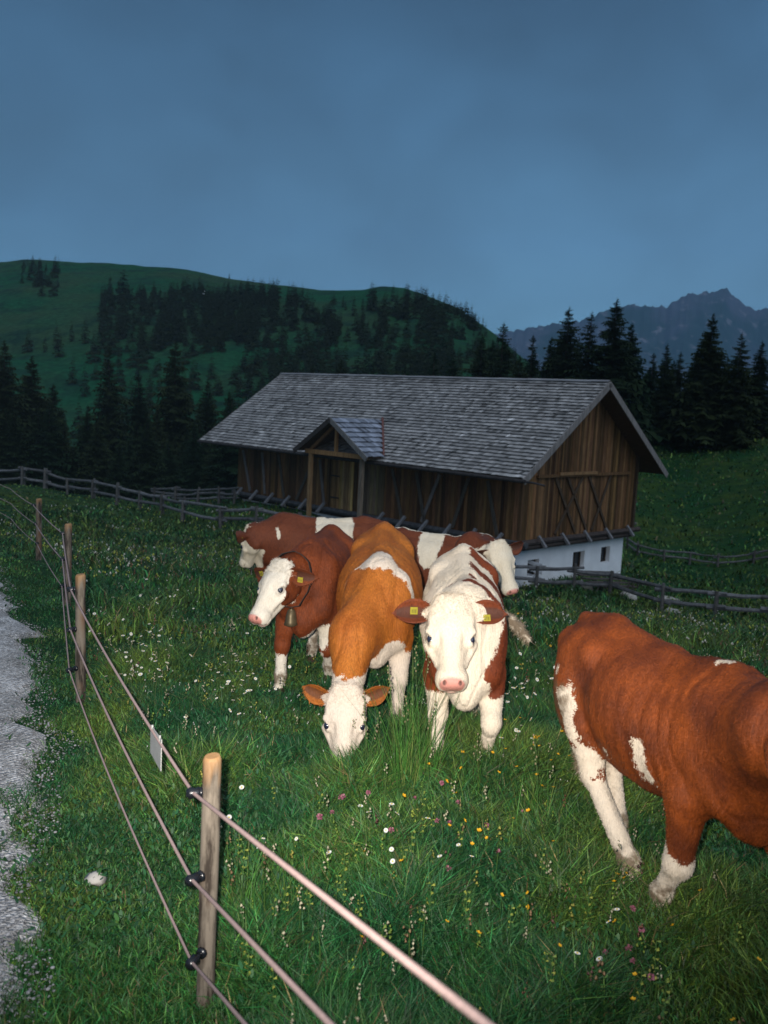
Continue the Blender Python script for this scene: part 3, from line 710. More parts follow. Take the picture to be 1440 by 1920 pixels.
# things around the barn's foot
def on_ground(px, py, d):
    p = at(px, py, d); return np.array([p[0], p[1], h1(p[0], p[1])])
def rock(px, py, d, s, label, seed, col=(.42, .40, .37)):
    r_ = np.random.default_rng(seed); v = IV2 * (1 + .22 * (r_.random((len(IV2), 1)) - .5)) * np.array(s); v = v + .1 * min(s) * vnoise(IV2[:, 0] * 2.5 + seed, IV2[:, 1] * 2.5, IV2[:, 2] * 2.5)[:, None]
    p = on_ground(px, py, d); o = mesh_obj('rock', v, IF2, M_STONE, smooth=False); o.location = (p[0], p[1], p[2] + s[2] * .25); o.rotation_euler = (0, 0, seed); tag(o, label, 'rock'); return o
rock(1178, 1118, 35.5, (.42, .30, .26), 'rounded grey rock beyond the fence below the barn corner', 2)
rock(1250, 1092, 37, (.55, .3, .16), 'pale flat stone in the grass right of the barn, left of a smaller one', 3)
rock(1272, 1096, 37, (.40, .25, .14), 'smaller pale flat stone in the grass right of the barn', 4)
rock(1262, 1138, 32.5, (.45, .25, .2), 'pale stone lying under the rails of the near fence at the right', 5)
rock(1100, 1105, 36, (.28, .2, .22), 'small pale stone at the barn foot beside the fence post', 6)
sl = MB(); p = G(A0 - 1.25, -.5, CB); p[2] -= .25; sl.box(p - bC * .3, bA * 1.2, bB * 4.9 , bC * .38, (1, 1, 1)); o = sl.build('concrete_slab', M_CONC); tag(o, 'pale concrete slab on the ground along the white barn wall', 'slab')
# old cart with sloping board sides standing in front of the white wall
ct0 = G(A0 - 2.3, -1.6, CB); cart = empty('hay_cart', tuple(ct0), label='old wooden cart with sloping dark boards before the white barn wall', cat='cart')
def crel(mb, name, parent=cart):
    mb.v = [tuple(np.asarray(v) - ct0) for v in mb.v]; return mb.build(name, M_RAIL, parent)
for k in range(5):
    m_ = MB(); m_.box(G(A0 - 2.9 + k * .26, -2.9, CB + .75 + .1 * k), bA * .24, bB * 3.0 + bC * -.35, bC * .05, (.10, .085, .08)); crel(m_, 'bed_board')
for b in (-2.6, -.2):
    m_ = MB()
    for k in range(20):
        t0, t1 = k * math.pi / 10, (k + 1) * math.pi / 10; c0 = G(A0 - 2.95, b, CB + .42)
        m_.tube([c0 + bB * .38 * math.cos(t0) + bC * .38 * math.sin(t0), c0 + bB * .38 * math.cos(t1) + bC * .38 * math.sin(t1)], .035, 5, (.07, .06, .055))
        if k % 3 == 0: m_.tube([c0, c0 + bB * .38 * math.cos(t0) + bC * .38 * math.sin(t0)], .022, 5, (.07, .06, .055))
    crel(m_, 'wheel')
m_ = MB(); m_.tube([G(A0 - 2.6, .1, CB + .6), G(A0 - 2.6, 1.8, CB + .25)], .05, 6, (.09, .08, .07)); crel(m_, 'shaft')

# ------------------------------------------------------------------ rail fences
def rail_fence(pts, label, seed, hpost=1.05, rails=(.35, .82), stub=.15, r=.065, extra=()):
    """pts: ground points of the posts"""
    r_ = random.Random(seed); p0 = np.array(pts[0]); root = empty('rail_fence', tuple(p0), label=label, cat='fence')
    rel = lambda p: np.asarray(p) - p0
    for i, p in enumerate(pts):
        for k in range(2 if r_.random() < .75 else 1):
            m_ = MB(); dx = (k - .5) * .22; lean = r_.uniform(-.05, .05); hh = hpost * r_.uniform(.88, 1.12)
            base = rel(p) + np.array([dx * .25, dx, -.3]); m_.tube([base, base + np.array([lean, r_.uniform(-.04, .04), .3 + hh])], [.075, .06], 7, tuple(np.array((.10, .095, .09)) * r_.uniform(.7, 1.3)), jit=.08); m_.build('post', M_RAIL, root)
    for i in range(len(pts) - 1):
        a, b = rel(pts[i]), rel(pts[i + 1]); d_ = (b - a) / np.linalg.norm(b - a)
        for h in rails:
            za, zb = h * hpost + r_.uniform(-.08, .08), h * hpost + r_.uniform(-.08, .08); mid = (a + b) / 2 + np.array([0, 0, (za + zb) / 2 + r_.uniform(-.06, .02)])
            m_ = MB(); g = r_.uniform(.09, .17); m_.tube([a - d_ * .3 + (0, 0, za), mid, b + d_ * .35 + (0, 0, zb + .02)], [r * r_.uniform(.9, 1.3), r, r * r_.uniform(.7, 1)], 7, (g, g, g * 1.03), jit=.06); m_.build('rail', M_RAIL, root)
    return root
def gpts(l): return [on_ground(*q) for q in l]
nearf = gpts([(-60, 895, 56), (-10, 900, 53), (43, 906, 51), (85, 917, 50.5), (129, 926, 50), (175, 935, 48.5), (220, 942, 47), (262, 955, 46), (303, 968, 44.5), (343, 980, 43), (415, 992, 41), (480, 1003, 40), (560, 1016, 39), (650, 1032, 38.2), (740, 1048, 37.6), (830, 1066, 37), (920, 1084, 36.5), (1004, 1101, 36), (1075, 1110, 35.5), (1142, 1121, 35), (1240, 1148, 33), (1339, 1160, 32), (1440, 1172, 31.4), (1540, 1184, 31)])
rail_fence(nearf, 'near split rail fence of weathered grey poles crossing the whole meadow below the barn', 3, rails=(.40, .85), r=.075)
rail_fence(gpts([(1175, 1042, 62), (1195, 1044, 60), (1245, 1051, 59.5), (1292, 1058, 59), (1345, 1064, 58), (1410, 1072, 57), (1480, 1080, 56)]), 'far split rail fence on the meadow right of the barn', 4, hpost=.85, r=.06)
rail_fence(gpts([(290, 938, 52), (330, 938, 51), (372, 940, 50), (412, 943, 49), (440, 946, 48)]), 'short low fence of stacked grey rails joining the left end of the barn', 6, hpost=.85, rails=(.35, .62, .9), r=.06)
# raised pole crossing the near fence by the barn (the white-grey boards seen behind the cow's ear)
pile = empty('board_stack', tuple(on_ground(985, 1085, 37.2)), label='stack of pale weathered boards leaning by the barn corner behind the fence', cat='boards')
for k in range(4):
    m_ = MB(); m_.box((-.9, .2, .35 + k * .28), (1.6, 0, -.45), (0, .04, .02), (0, .02, .13), (.38, .40, .43)); m_.build('board', M_RAIL, pile)

# ------------------------------------------------------------------ electric rope fence along the track
ef0 = at(393, 1948, 2.96)
efence = empty('electric_fence', (ef0[0], ef0[1], h1(ef0[0], ef0[1])), label='three strand pink and white rope fence on round wooden posts beside the gravel track', cat='fence')
EO = np.array(efence.location)
def mat_post():
    m, nt, b = new_mat('fence_post_wood', .85, .2)
    t = n_obj(nt, (14, 14, 2.2)); f = n_noise(nt, 1.6, 6, t, rough=.65); f2 = n_noise(nt, .7, 3, n_obj(nt, (5, 5, 3)))
    c = n_mix(nt, n_map(nt, f, .40, .56), (.035, .027, .021), (.185, .155, .122))
    c = n_mix(nt, n_map(nt, f2, .55, .66), c, (.15, .085, .05))
    c = n_mix(nt, n_attr(nt, 'top', False), c, (.36, .20, .085))
    L(nt, c, b.inputs['Base Color']); n_bump(nt, b, f, .5, .006); return m
M_POST = mat_post()
def fpost(px_top, py_top, d, ins, hgt_r, lean=0):
    """round post; ins = pixel positions of its insulators (rope side)"""
    tp = at(px_top, py_top, d); bz = h1(tp[0], tp[1]); n = 16; V = []; F = []; T = []
    cx, cy = tp[0] - EO[0], tp[1] - EO[1]; zs = list(np.linspace(bz - .3, tp[2] - .012, 26)) + [tp[2]]
    for i, z in enumerate(zs):
        r = hgt_r * (1 + .03 * math.sin(z * 9 + d)) * (1 if i < 26 else .80)
        for k in range(n):
            th_ = k / n * 2 * math.pi; rr = r * (1 + .05 * float(vnoise(math.cos(th_) * 2 + d, math.sin(th_) * 2, z * 3))); V.append((cx + rr * math.cos(th_) - lean * (tp[2] - z), cy + rr * math.sin(th_), z - EO[2] + (.003 * math.cos(th_ - .5) if i >= 25 else 0)))
            T.append(.8 if i == 26 else (.55 if i == 25 else (.4 if i == 24 and k % 5 < 3 else 0)))
    for i in range(26):
        for k in range(n): F.append((i * n + k, i * n + (k + 1) % n, (i + 1) * n + (k + 1) % n, (i + 1) * n + k))
    F.append(tuple(26 * n + k for k in range(n)))
    o = mesh_obj('post', V, F, M_POST, efence, attrs={'top': T}, smooth=False)
    for p in o.data.polygons: p.use_smooth = len(p.vertices) == 4
    for (ix, iy) in ins:
        q = at(ix, iy, d) - EO; m_ = MB(); a = np.array([cx, cy, q[2]]); dir_ = (q - a); l = np.linalg.norm(dir_); dir_ /= l
        s_ = a + dir_ * hgt_r * .9
        m_.tube([s_, q - dir_ * .012], [.007, .009], 8); m_.tube([s_, s_ + dir_ * .012], [.02, .018], 10)
        m_.tube([q - dir_ * .026, q - dir_ * .018, q - dir_ * .006, q + dir_ * .010, q + dir_ * .022], [.010, .020, .016, .020, .012], 12)
        ins_o = m_.build('insulator', M_INS, o, smooth=True)
    return o
P1 = [(362, 1487), (360, 1650), (360, 1805)]; P2 = [(132, 1105), (132, 1181), (130, 1257)]; P3 = [(117, 1000), (117, 1049), (116, 1099)]; P4 = [(62, 947), (66, 982), (69, 1019)]
P5 = [(20, 917), (20, 944), (20, 972)]; P0 = [(1010, 1990), (800, 2110), (600, 2130)]
fpost(398, 1417, 2.96, P1, .031); fpost(151, 1077, 6.2, P2, .034, lean=-.01); fpost(128, 982, 9.5, P3, .038); fpost(73, 935, 13.1, P4, .042)
D_ = [17.5, 13.1, 9.5, 6.2, 2.96, .93]
ends = [[at(-60, 878, 21), at(20, 917, 17.5)], [at(-60, 899, 21), at(20, 944, 17.5)], [at(-60, 920, 21), at(20, 972, 17.5)]]
def sag(a, b, s, n=14):
    return [a + (b - a) * t - np.array([0, 0, s * 4 * t * (1 - t)]) for t in np.linspace(0, 1, n)]
for k in range(3):
    P = [ends[k][0], ends[k][1], at(*P4[k], 13.1), at(*P3[k], 9.5), at(*P2[k], 6.2), at(*P1[k], 2.96), None]
    nxt = [at(925, 1932, 1.02), at(640, 1943, 1.45), at(478, 1942, 1.95)][k]
    a = P[5]; P[6] = a + (nxt - a) * 1.6
    pts = []
    for i in range(6):
        seg = sag(P[i], P[i + 1], [.02, .02, .02, .02, .035, .0][i] * (1 + .3 * k)); pts += seg if i == 5 else seg[:-1]
    # twisted rope: slightly lumpy tube
    m_ = MB(); m_.tube([p - EO for p in pts], [.0058 if k < 2 else .0048] * len(pts), 8); m_.build('rope', M_ROPE, efence, smooth=True)
# warning plate hanging on the top rope
pa, pb = at(283, 1361, 3.62), at(303, 1389, 3.42); dn = np.array([0, 0, -.115]); nn = np.cross(pb - pa, dn); nn /= np.linalg.norm(nn)
m_ = MB(); v = [pa + (0, 0, .004), pb + (0, 0, .004), pb + dn * 1.05, pa + dn * .95]; v = [p - pa for p in v]; m_.add([p - nn * .0015 for p in v] + [p + nn * .0015 for p in v], [(0, 1, 2, 3), (7, 6, 5, 4), (0, 4, 5, 1), (1, 5, 6, 2), (2, 6, 7, 3), (3, 7, 4, 0)])
for f in (.15, .85):
    q = (pb - pa) * f; m_.tube([q + (0, 0, -.012), q + (0, 0, .012)], .004, 6)
o = m_.build('warning_plate', M_PLATE); o.location = tuple(pa); tag(o, 'small blank white plate hanging on the top fence rope before the nearest post', 'plate')
pe = on_ground(178, 1697, 3.75)
v = IV2 * np.array([.036, .026, .024]) * (1 + .35 * vnoise(IV2[:, 0] * 2.2 + 3, IV2[:, 1] * 2.2, IV2[:, 2] * 2.2))[:, None]; o = mesh_obj('rock', v, IF2, M_STONE, smooth=True); o.location = (pe[0], pe[1], pe[2] + .065); o.scale = (1.2, 1.2, 1.2); tag(o, 'single white pebble in the short grass between the track and the nearest post', 'rock')
# ------------------------------------------------------------------ cows
def surface_nets(D, org, h):
    S = D < 0; nx, ny, nz = D.shape
    c = [S[i:nx - 1 + i, j:ny - 1 + j, k:nz - 1 + k] for i in (0, 1) for j in (0, 1) for k in (0, 1)]
    cnt = sum(x.astype(np.int8) for x in c); act = (cnt > 0) & (cnt < 8)
    I, J, K = np.nonzero(act); idx = -np.ones(act.shape, np.int64); idx[I, J, K] = np.arange(len(I))
    acc = np.zeros((len(I), 3)); num = np.zeros(len(I))
    cor = [(i, j, k) for i in (0, 1) for j in (0, 1) for k in (0, 1)]
    for a in range(8):
        for b in range(a + 1, 8):
            da = np.array(cor[b]) - np.array(cor[a])
            if np.abs(da).sum() != 1: continue
            va = D[I + cor[a][0], J + cor[a][1], K + cor[a][2]]; vb = D[I + cor[b][0], J + cor[b][1], K + cor[b][2]]
            m = (va < 0) != (vb < 0); t = np.where(m, va / np.where(m, va - vb, 1), 0)
            acc += m[:, None] * (np.array(cor[a]) + da * t[:, None]); num += m
    P = org + h * (np.stack([I, J, K], 1) + acc / num[:, None])
    F = []
    for ax in range(3):
        sl = [slice(None)] * 3; sl2 = [slice(None)] * 3; sl[ax] = slice(0, -1); sl2[ax] = slice(1, None)
        A, B = S[tuple(sl)], S[tuple(sl2)]; ch = A != B
        u, v = [(1, 2), (2, 0), (0, 1)][ax]
        e = np.array(np.nonzero(ch)).T; e = e[(e[:, u] > 0) & (e[:, v] > 0) & (e[:, u] < D.shape[u] - 1) & (e[:, v] < D.shape[v] - 1)]
        q = []
        for du, dv in ((-1, -1), (0, -1), (0, 0), (-1, 0)):
            f = e.copy(); f[:, u] += du; f[:, v] += dv; q.append(idx[f[:, 0], f[:, 1], f[:, 2]])
        q = np.stack(q, 1); ins = A[e[:, 0], e[:, 1], e[:, 2]]
        q[~ins] = q[~ins][:, ::-1]; F.append(q)
    return P, np.concatenate(F)

def sd_ell(p, c, r):
    q = p - c; k0 = np.sqrt(((q / r) ** 2).sum(-1)); k1 = np.sqrt(((q / (np.array(r) ** 2)) ** 2).sum(-1)) + 1e-9
    return k0 * (k0 - 1) / k1
def sd_cap(p, a, b, ra, rb, sq=1.0):
    if sq != 1.0:
        s = np.array([1, 1 / sq, 1]); p = p * s; a = a * s; b = b * s
    ab = b - a; t = np.clip(((p - a) @ ab) / (ab @ ab + 1e-9), 0, 1)
    d = np.sqrt((((p - a) - t[..., None] * ab) ** 2).sum(-1)) - (ra + (rb - ra) * t)
    return d * min(1, sq)
def smin(a, b, k):
    h = np.clip(.5 + .5 * (b - a) / k, 0, 1); return b * (1 - h) + a * h - k * h * (1 - h)
def smax(a, b, k): return -smin(-a, -b, k)
def A3(*v): return np.array(v, float)

HEAD = []      # primitives in the head frame: X to the muzzle, Y to the animal's left, Z out of the forehead
def hp_(*a): HEAD.append(a)
hp_('e', A3(.10, 0, -.085), A3(.145, .100, .085), .03)
hp_('e', A3(.015, 0, -.045), A3(.055, .062, .050), .04)          # poll
hp_('e', A3(.115, 0, -.035), A3(.12, .092, .032), .03)           # forehead plate
for s in (1, -1):
    hp_('c', A3(.165, s * .088, -.050), A3(.225, s * .080, -.056), .020, .016, .022)      # brow ridge
    hp_('c', A3(.215, s * .092, -.100), A3(.32, s * .062, -.092), .022, .014, .03)      # cheek bone
    hp_('e', A3(.145, s * .062, -.145), A3(.095, .036, .080), .035)                      # cheek
    hp_('c', A3(.11, s * .050, -.19), A3(.36, s * .022, -.138), .038, .026, .03)         # jaw
    hp_('c', A3(.045, s * .070, -.072), A3(.045, s * .106, -.080), .034, .018, .03)        # ear root
hp_('c', A3(.16, 0, -.072), A3(.39, 0, -.068), .074, .052, .035)     # nasal bridge
hp_('c', A3(.18, 0, -.105), A3(.38, 0, -.10), .068, .052, .04)
hp_('e', A3(.40, 0, -.078), A3(.060, .070, .056), .03)              # muzzle
for s in (1, -1): hp_('e', A3(.410, s * .040, -.088), A3(.050, .036, .048), .02)
hp_('e', A3(.405, 0, -.135), A3(.050, .050, .028), .015)             # lower lip
hp_('e', A3(.440, 0, -.052), A3(.030, .058, .042), .014)
for s in (1, -1): hp_('e', A3(-.005, s * .034, -.036), A3(.035, .032, .035), .018)             # nose pad
def _wid(x): return 1.20 - .17 * min(1, max(0, (x - .22) / .16))
HEAD = [(q[0], q[1] * A3(1, _wid(q[1][0]), 1), q[2] * A3(1, _wid(q[1][0]), 1), *q[3:]) if q[0] == 'e' else (q[0], q[1] * A3(1, _wid(q[1][0]), 1), q[2] * A3(1, _wid(q[2][0]), 1), q[3] * (1 + .6 * (_wid(q[1][0]) - 1)), q[4], q[5]) for q in HEAD]
HEAD_SUB = []
for s in (1, -1):
    HEAD_SUB.append((A3(.456, s * .040, -.022), A3(.016, .011, .014), .005))
    HEAD_SUB.append((A3(.205, s * .124, -.050), A3(.026, .020, .018), .006))             # eye socket
    HEAD_SUB.append((A3(.425, s * .075, -.118), A3(.050, .030, .0045), .006))
    HEAD_SUB.append((A3(.25, s * .066, -.008), A3(.05, .012, .02), .02))

BODY = []
def bp_(*a): BODY.append(a)
bp_('e', A3(.32, 0, .80), A3(.30, .200, .29), .06)
bp_('e', A3(.02, 0, .755), A3(.46, .255, .285), .08)
bp_('e', A3(-.18, 0, .79), A3(.34, .235, .26), .08)
bp_('e', A3(-.50, 0, .87), A3(.24, .205, .225), .08)
bp_('e', A3(-.40, 0, .965), A3(.22, .165, .085), .08)
bp_('e', A3(-.05, 0, .92), A3(.45, .16, .11), .08)
bp_('c', A3(.40, 0, 1.075), A3(0, 0, 1.045), .050, .040, .07)
bp_('c', A3(0, 0, 1.045), A3(-.45, 0, 1.07), .040, .050, .07)
bp_('c', A3(-.45, 0, 1.07), A3(-.68, 0, 1.045), .055, .045, .05)
bp_('e', A3(.36, 0, 1.02), A3(.17, .085, .10), .06)
for s in (1, -1):
    bp_('e', A3(-.37, s * .150, .975), A3(.05, .045, .045), .06)
    bp_('e', A3(-.70, s * .085, .955), A3(.05, .045, .05), .06)
    bp_('c', A3(-.37, s * .14, .95), A3(-.68, s * .09, .93), .05, .05, .07)
    bp_('e', A3(-.52, s * .13, .74), A3(.175, .085, .24), .07)
    bp_('c', A3(-.50, s * .14, .76), A3(-.38, s * .165, .60), .10, .075, .06)
    bp_('e', A3(.40, s * .145, .80), A3(.13, .065, .23), .05)
    bp_('e', A3(.52, s * .115, .70), A3(.085, .075, .11), .05)
bp_('e', A3(.55, 0, .62), A3(.11, .095, .13), .06)
bp_('e', A3(-.18, 0, .545), A3(.28, .13, .06), .08)
FRONT = [(.41, .145, .62, .080), (.43, .135, .36, .046), (.43, .135, .13, .030), (.465, .135, .045, .036)]
HIND = [(-.40, .165, .61, .085), (-.62, .135, .435, .046), (-.585, .135, .14, .034), (-.545, .135, .045, .038)]

def mat_coat(name, brown, brown2, white=(.80, .72, .60), muzzle=(.62, .27, .22)):
    m, nt, b = new_mat(name, .5, .24)
    t = n_obj(nt); nA = n_noise(nt, 22, 4, t); nB = n_noise(nt, 110, 3, t); nF = n_noise(nt, 9, 6, n_obj(nt, (14, 14, 3.2)), rough=.7); nL = n_noise(nt, 4.5, 4, t)
    w = n_attr(nt, 'coat', False)
    s = n_math(nt, 'ADD', w, n_math(nt, 'ADD', n_math(nt, 'MULTIPLY', n_math(nt, 'SUBTRACT', nA, .5), .07), n_math(nt, 'MULTIPLY', n_math(nt, 'SUBTRACT', nB, .5), .030)))
    f = n_map(nt, s, -.003, .003)
    br = n_mix(nt, n_map(nt, nL, .35, .65), brown, brown2)
    br = n_mix(nt, 1.0, br, n_map(nt, nF, .25, .75, .50, 1.5), 'MULTIPLY')
    wh = n_mix(nt, n_map(nt, nL, .45, .75, 0, .35), white, (white[0] * .84, white[1] * .78, white[2] * .66))
    wh = n_mix(nt, 1.0, wh, n_map(nt, nF, .25, .75, .80, 1.14), 'MULTIPLY')
    c = n_mix(nt, f, br, wh)
    di = n_attr(nt, 'dirt', False); c = n_mix(nt, n_map(nt, n_math(nt, 'MULTIPLY', di, n_map(nt, nA, .3, .7, .3, 1.6)), .35, .8, 0, .85), c, (.13, .085, .045))
    pk = n_attr(nt, 'pink', False); c = n_mix(nt, pk, c, muzzle)
    dk = n_attr(nt, 'dark', False); c = n_mix(nt, dk, c, (.05, .025, .018))
    hf = n_attr(nt, 'hoof', False); c = n_mix(nt, hf, c, (.07, .045, .025))
    L(nt, c, b.inputs['Base Color']); L(nt, n_map(nt, pk, 0, 1, .55, .28), b.inputs['Roughness'])
    b.inputs['Sheen Weight'].default_value = 0
    n_bump(nt, b, nF, .7, .010)
    return m
def mat_eye():
    m, nt, b = new_mat('cow_eye', .06, .9); b.inputs['Base Color'].default_value = (.012, .014, .03, 1); b.inputs['Coat Weight'].default_value = 1; b.inputs['Coat Roughness'].default_value = .12
    return m
M_EYE = mat_eye()
M_TAG = mat_attr('yellow_tag'); M_TAG0 = mat_flat('yellow_tag_plain', (.66, .56, .03), .5, .4, 30, .1)
M_LEATHER = mat_flat('collar_leather', (.020, .014, .011), .6, .3)
M_BELL = mat_flat('brass_bell', (.13, .10, .055), .5, .4, 14, .4, metal=.5)
VOX = .0115

def frame(x, z):
    x = x / np.linalg.norm(x); z = z - x * (z @ x); z /= np.linalg.norm(z); y = np.cross(z, x); return np.stack([x, y, z], 1)

def cow(label, root, yaw, s, head, mat, coat, legs=None, neck_mid=None, hs=1.0, tail=None, ears=None, group=None, belly=1.0, dewlap=1.0, bell=False, base_white=False, tilt=0.0, tags=(1, 1), hair=120000, withers=None, lw=1.12, es=1.0):
    """root: ground point under the trunk (world xy); head = (poll, muzzle, forehead normal) in world coordinates; legs: overrides in local units"""
    rx_, ry_ = root; rz_ = h1(rx_, ry_); cy, sy = math.cos(yaw), math.sin(yaw)
    W2L = np.array([[cy, sy, 0], [-sy, cy, 0], [0, 0, 1.]])
    loc = np.array([rx_, ry_, rz_]); tl = lambda p: W2L @ (np.asarray(p) - loc)
    Rt = np.array([[math.cos(tilt), 0, -math.sin(tilt)], [0, 1, 0], [math.sin(tilt), 0, math.cos(tilt)]])
    piv = A3(0, 0, .75)
    def tb(p): return (Rt @ (np.asarray(p, float) - piv) + piv) * s
    poll, muz = tl(head[0]), tl(head[1]); nrm = W2L @ np.asarray(head[2], float)
    R = frame(muz - poll, nrm); L_ = np.linalg.norm(muz - poll); hk = hs if hs else L_ / .46
    prims = []   # (fn, bbox lo, bbox hi, k, sign)
    def add_ell(c, r, k, Rm=None, sub=False):
        rm = max(r); c = np.asarray(c)
        if Rm is None: fn = lambda p, c=c, r=r: sd_ell(p, c, r)
        else: fn = lambda p, c=c, r=r, Rm=Rm: sd_ell((p - c) @ Rm, A3(0, 0, 0), r)
        prims.append((fn, c - rm, c + rm, k, sub))
    def add_cap(a, b, ra, rb, k, sq=1.0):
        a, b = np.asarray(a), np.asarray(b); m_ = max(ra, rb) * max(1, sq)
        prims.append((lambda p, a=a, b=b: sd_cap(p, a, b, ra, rb, sq), np.minimum(a, b) - m_, np.maximum(a, b) + m_, k, False))
    for q in BODY:
        if q[0] == 'e':
            r = q[2] * s * (A3(1, belly, 1) if q[2][0] > .3 else 1); add_ell(tb(q[1]), r, q[3] * s, Rt)
        else: add_cap(tb(q[1]), tb(q[2]), q[3] * s, q[4] * s, q[5] * s)
    # legs
    lg = dict(fl=FRONT, fr=[(a, -b, c, d) for a, b, c, d in FRONT], hl=HIND, hr=[(a, -b, c, d) for a, b, c, d in HIND])
    for k, v in (legs or {}).items():
        base = lg[k]; lg[k] = [(*v[i], base[i][3]) if v[i] is not None else base[i] for i in range(4)]
    hoofs = []
    def ground_local(p):    # height of the ground under a local point
        w = np.array([cy * p[0] - sy * p[1], sy * p[0] + cy * p[1]]) + loc[:2]; return h1(w[0], w[1]) - loc[2]
    for k, J in lg.items():
        P = [tb(J[0][:3])] + [A3(*j[:3]) * s for j in J[1:]]; rr = [j[3] * s * w_ for j, w_ in zip(J, (1.02, lw, lw, lw))]
        gz_ = ground_local(P[-1])
        for i, wgt in ((1, .6), (2, 1), (3, 1)): P[i] = P[i] + A3(0, 0, gz_ * wgt)
        front = k[0] == 'f'
        add_cap(P[0], P[1], rr[0], rr[1] * .92, .05 * s)
        add_ell(P[1], (A3(.050, .046, .060) if front else A3(.050, .040, .060)) * s * lw, .025 * s)
        add_cap(P[1], P[2], rr[1] * .80, rr[2], .02 * s)
        if not front: add_cap(P[1] + A3(-.035, 0, .045) * s, P[1] * .5 + P[2] * .5 + A3(-.02, 0, 0) * s, .022 * s, .018 * s, .02 * s)
        else: add_ell(P[0] + A3(-.05, 0, -.0) * s, A3(.06, .05, .09) * s, .05 * s)
        add_ell(P[2], A3(.042, .040, .042) * s * lw, .02 * s)
        add_cap(P[2], P[3], rr[2] * .95, rr[3] * .95, .02 * s)
        sd = 1
        for dy in (-.019, .019): add_ell(P[3] + A3(.022, dy, -.012) * s, A3(.052, .024, .034) * s, .006 * s)
        hoofs.append((P[2], P[3]))
    # neck
    hd = lambda q: poll + R @ (np.asarray(q) * hk)
    occ = hd((.06, 0, -.10)); thr = hd((.10, 0, -.17))
    wb = tb((.40, 0, .90)) if withers is None else tb(withers)
    mid = tl(neck_mid) if neck_mid is not None else (wb + occ) / 2 + A3(0, 0, .02)
    B0, B1 = wb, tb((.50, 0, .84))
    add_cap(B0, mid, .165 * s, .130 * s, .13 * s, .85); add_cap(mid, occ, .130 * s, .092 * hk, .09 * s, .9)
    add_cap(tb((.46, 0, .76)), mid + (thr - occ) * .6, .135 * s, .09 * s, .12 * s, .8)
    add_cap(mid + (thr - occ) * .6, thr, .09 * s, .062 * hk, .05 * s)
    add_cap(tb((.42, 0, 1.03)), mid + A3(0, 0, .10 * s), .055 * s, .05 * s, .07 * s)
    # dewlap folds
    bri = tb((.60, 0, .60)); dl = mid + (thr - occ) * 1.2
    add_cap(bri, dl, .050 * s * dewlap, .030 * s, .05 * s, .6)
    for q in HEAD:
        if q[0] == 'e': add_ell(hd(q[1]), q[2] * hk, q[3] * hk, R)
        else: add_cap(hd(q[1]), hd(q[2]), q[3] * hk, q[4] * hk, q[5] * hk)
    # tail
    tp = tail or [(-.70, 0, 1.05), (-.775, 0, .98), (-.80, 0, .80), (-.79, 0, .60), (-.785, 0, .44)]
    tp = [tb(p) for p in tp]; tr = [.034, .026, .020, .018, .018]
    for i in range(len(tp) - 1): add_cap(tp[i], tp[i + 1], tr[min(i, 4)] * s, tr[min(i + 1, 4)] * s, .02 * s)
    e0, e1 = tp[-1], tp[-1] + (tp[-1] - tp[-2]) / np.linalg.norm(tp[-1] - tp[-2]) * .10 * s
    add_cap(e0, e1, .022 * s, .026 * s, .02 * s); add_cap(e1, e1 + (e1 - e0) * .9 + A3(0, 0, -.03), .026 * s, .012 * s, .02 * s)
    for c, r, k in HEAD_SUB: add_ell(hd(c), r * hk, k * hk, R, True)
    def evalD(lo, hi, vx):
        dim = np.ceil((hi - lo) / vx).astype(int) + 1
        D = np.full(dim, 1.0, np.float32); ax = [lo[i] + vx * np.arange(dim[i]) for i in range(3)]
        for fn, a, b, k, sub in prims:
            mg = k + .045; i0 = np.maximum(np.floor((a - mg - lo) / vx).astype(int), 0); i1 = np.minimum(np.ceil((b + mg - lo) / vx).astype(int) + 1, dim)
            if (i1 - i0 < 2).any(): continue
            s_ = tuple(slice(i0[i], i1[i]) for i in range(3))
            X, Y, Z = np.meshgrid(*[ax[i][s_[i]] for i in range(3)], indexing='ij'); d = fn(np.stack([X, Y, Z], -1))
            D[s_] = smax(D[s_], -d, k) if sub else smin(D[s_], d, k)
        return D, dim
    def inh_of(P):
        q = (P - poll) @ R / hk; return np.minimum.reduce([q[:, 0] + .03, .19 - np.abs(q[:, 1]), q[:, 2] + .27, .14 - q[:, 2], .54 - q[:, 0]])
    lo = np.min([p[1] for p in prims if not p[4]], 0) - .05; hi = np.max([p[2] for p in prims if not p[4]], 0) + .05
    D, dim = evalD(lo, hi, VOX); V, F = surface_nets(D, lo, VOX)
    F = F[inh_of(V[F].mean(1)) < .004]
    cs_ = np.array([hd((x, y, z)) for x in (-.07, .52) for y in (-.19, .19) for z in (-.29, .08)]); vf = .0056 if hair > 60000 else .009
    D2_, _ = evalD(cs_.min(0), cs_.max(0), vf); V2, F2 = surface_nets(D2_, cs_.min(0), vf); F2 = F2[inh_of(V2[F2].mean(1)) > -.006]
    F = np.concatenate([F, F2 + len(V)]); V = np.concatenate([V, V2]); us_, inv_ = np.unique(F, return_inverse=True); V = V[us_]; F = inv_.reshape(F.shape)
    # slight unevenness of muscle and skin
    fold = np.clip(1 - np.abs(fbm(V[:, 0] * 7 + V[:, 2] * 2.5, V[:, 1] * 7, V[:, 2] * 2.2 + yaw, 2)) * 7, 0, 1) * -.0075 + np.where((V[:, 2] / s > .52) & (V[:, 2] / s < 1.0) & (V[:, 0] / s < .30) & (V[:, 0] / s > -.30), .0028 * np.sin(V[:, 0] / s * 78 + V[:, 2] * 9), 0)
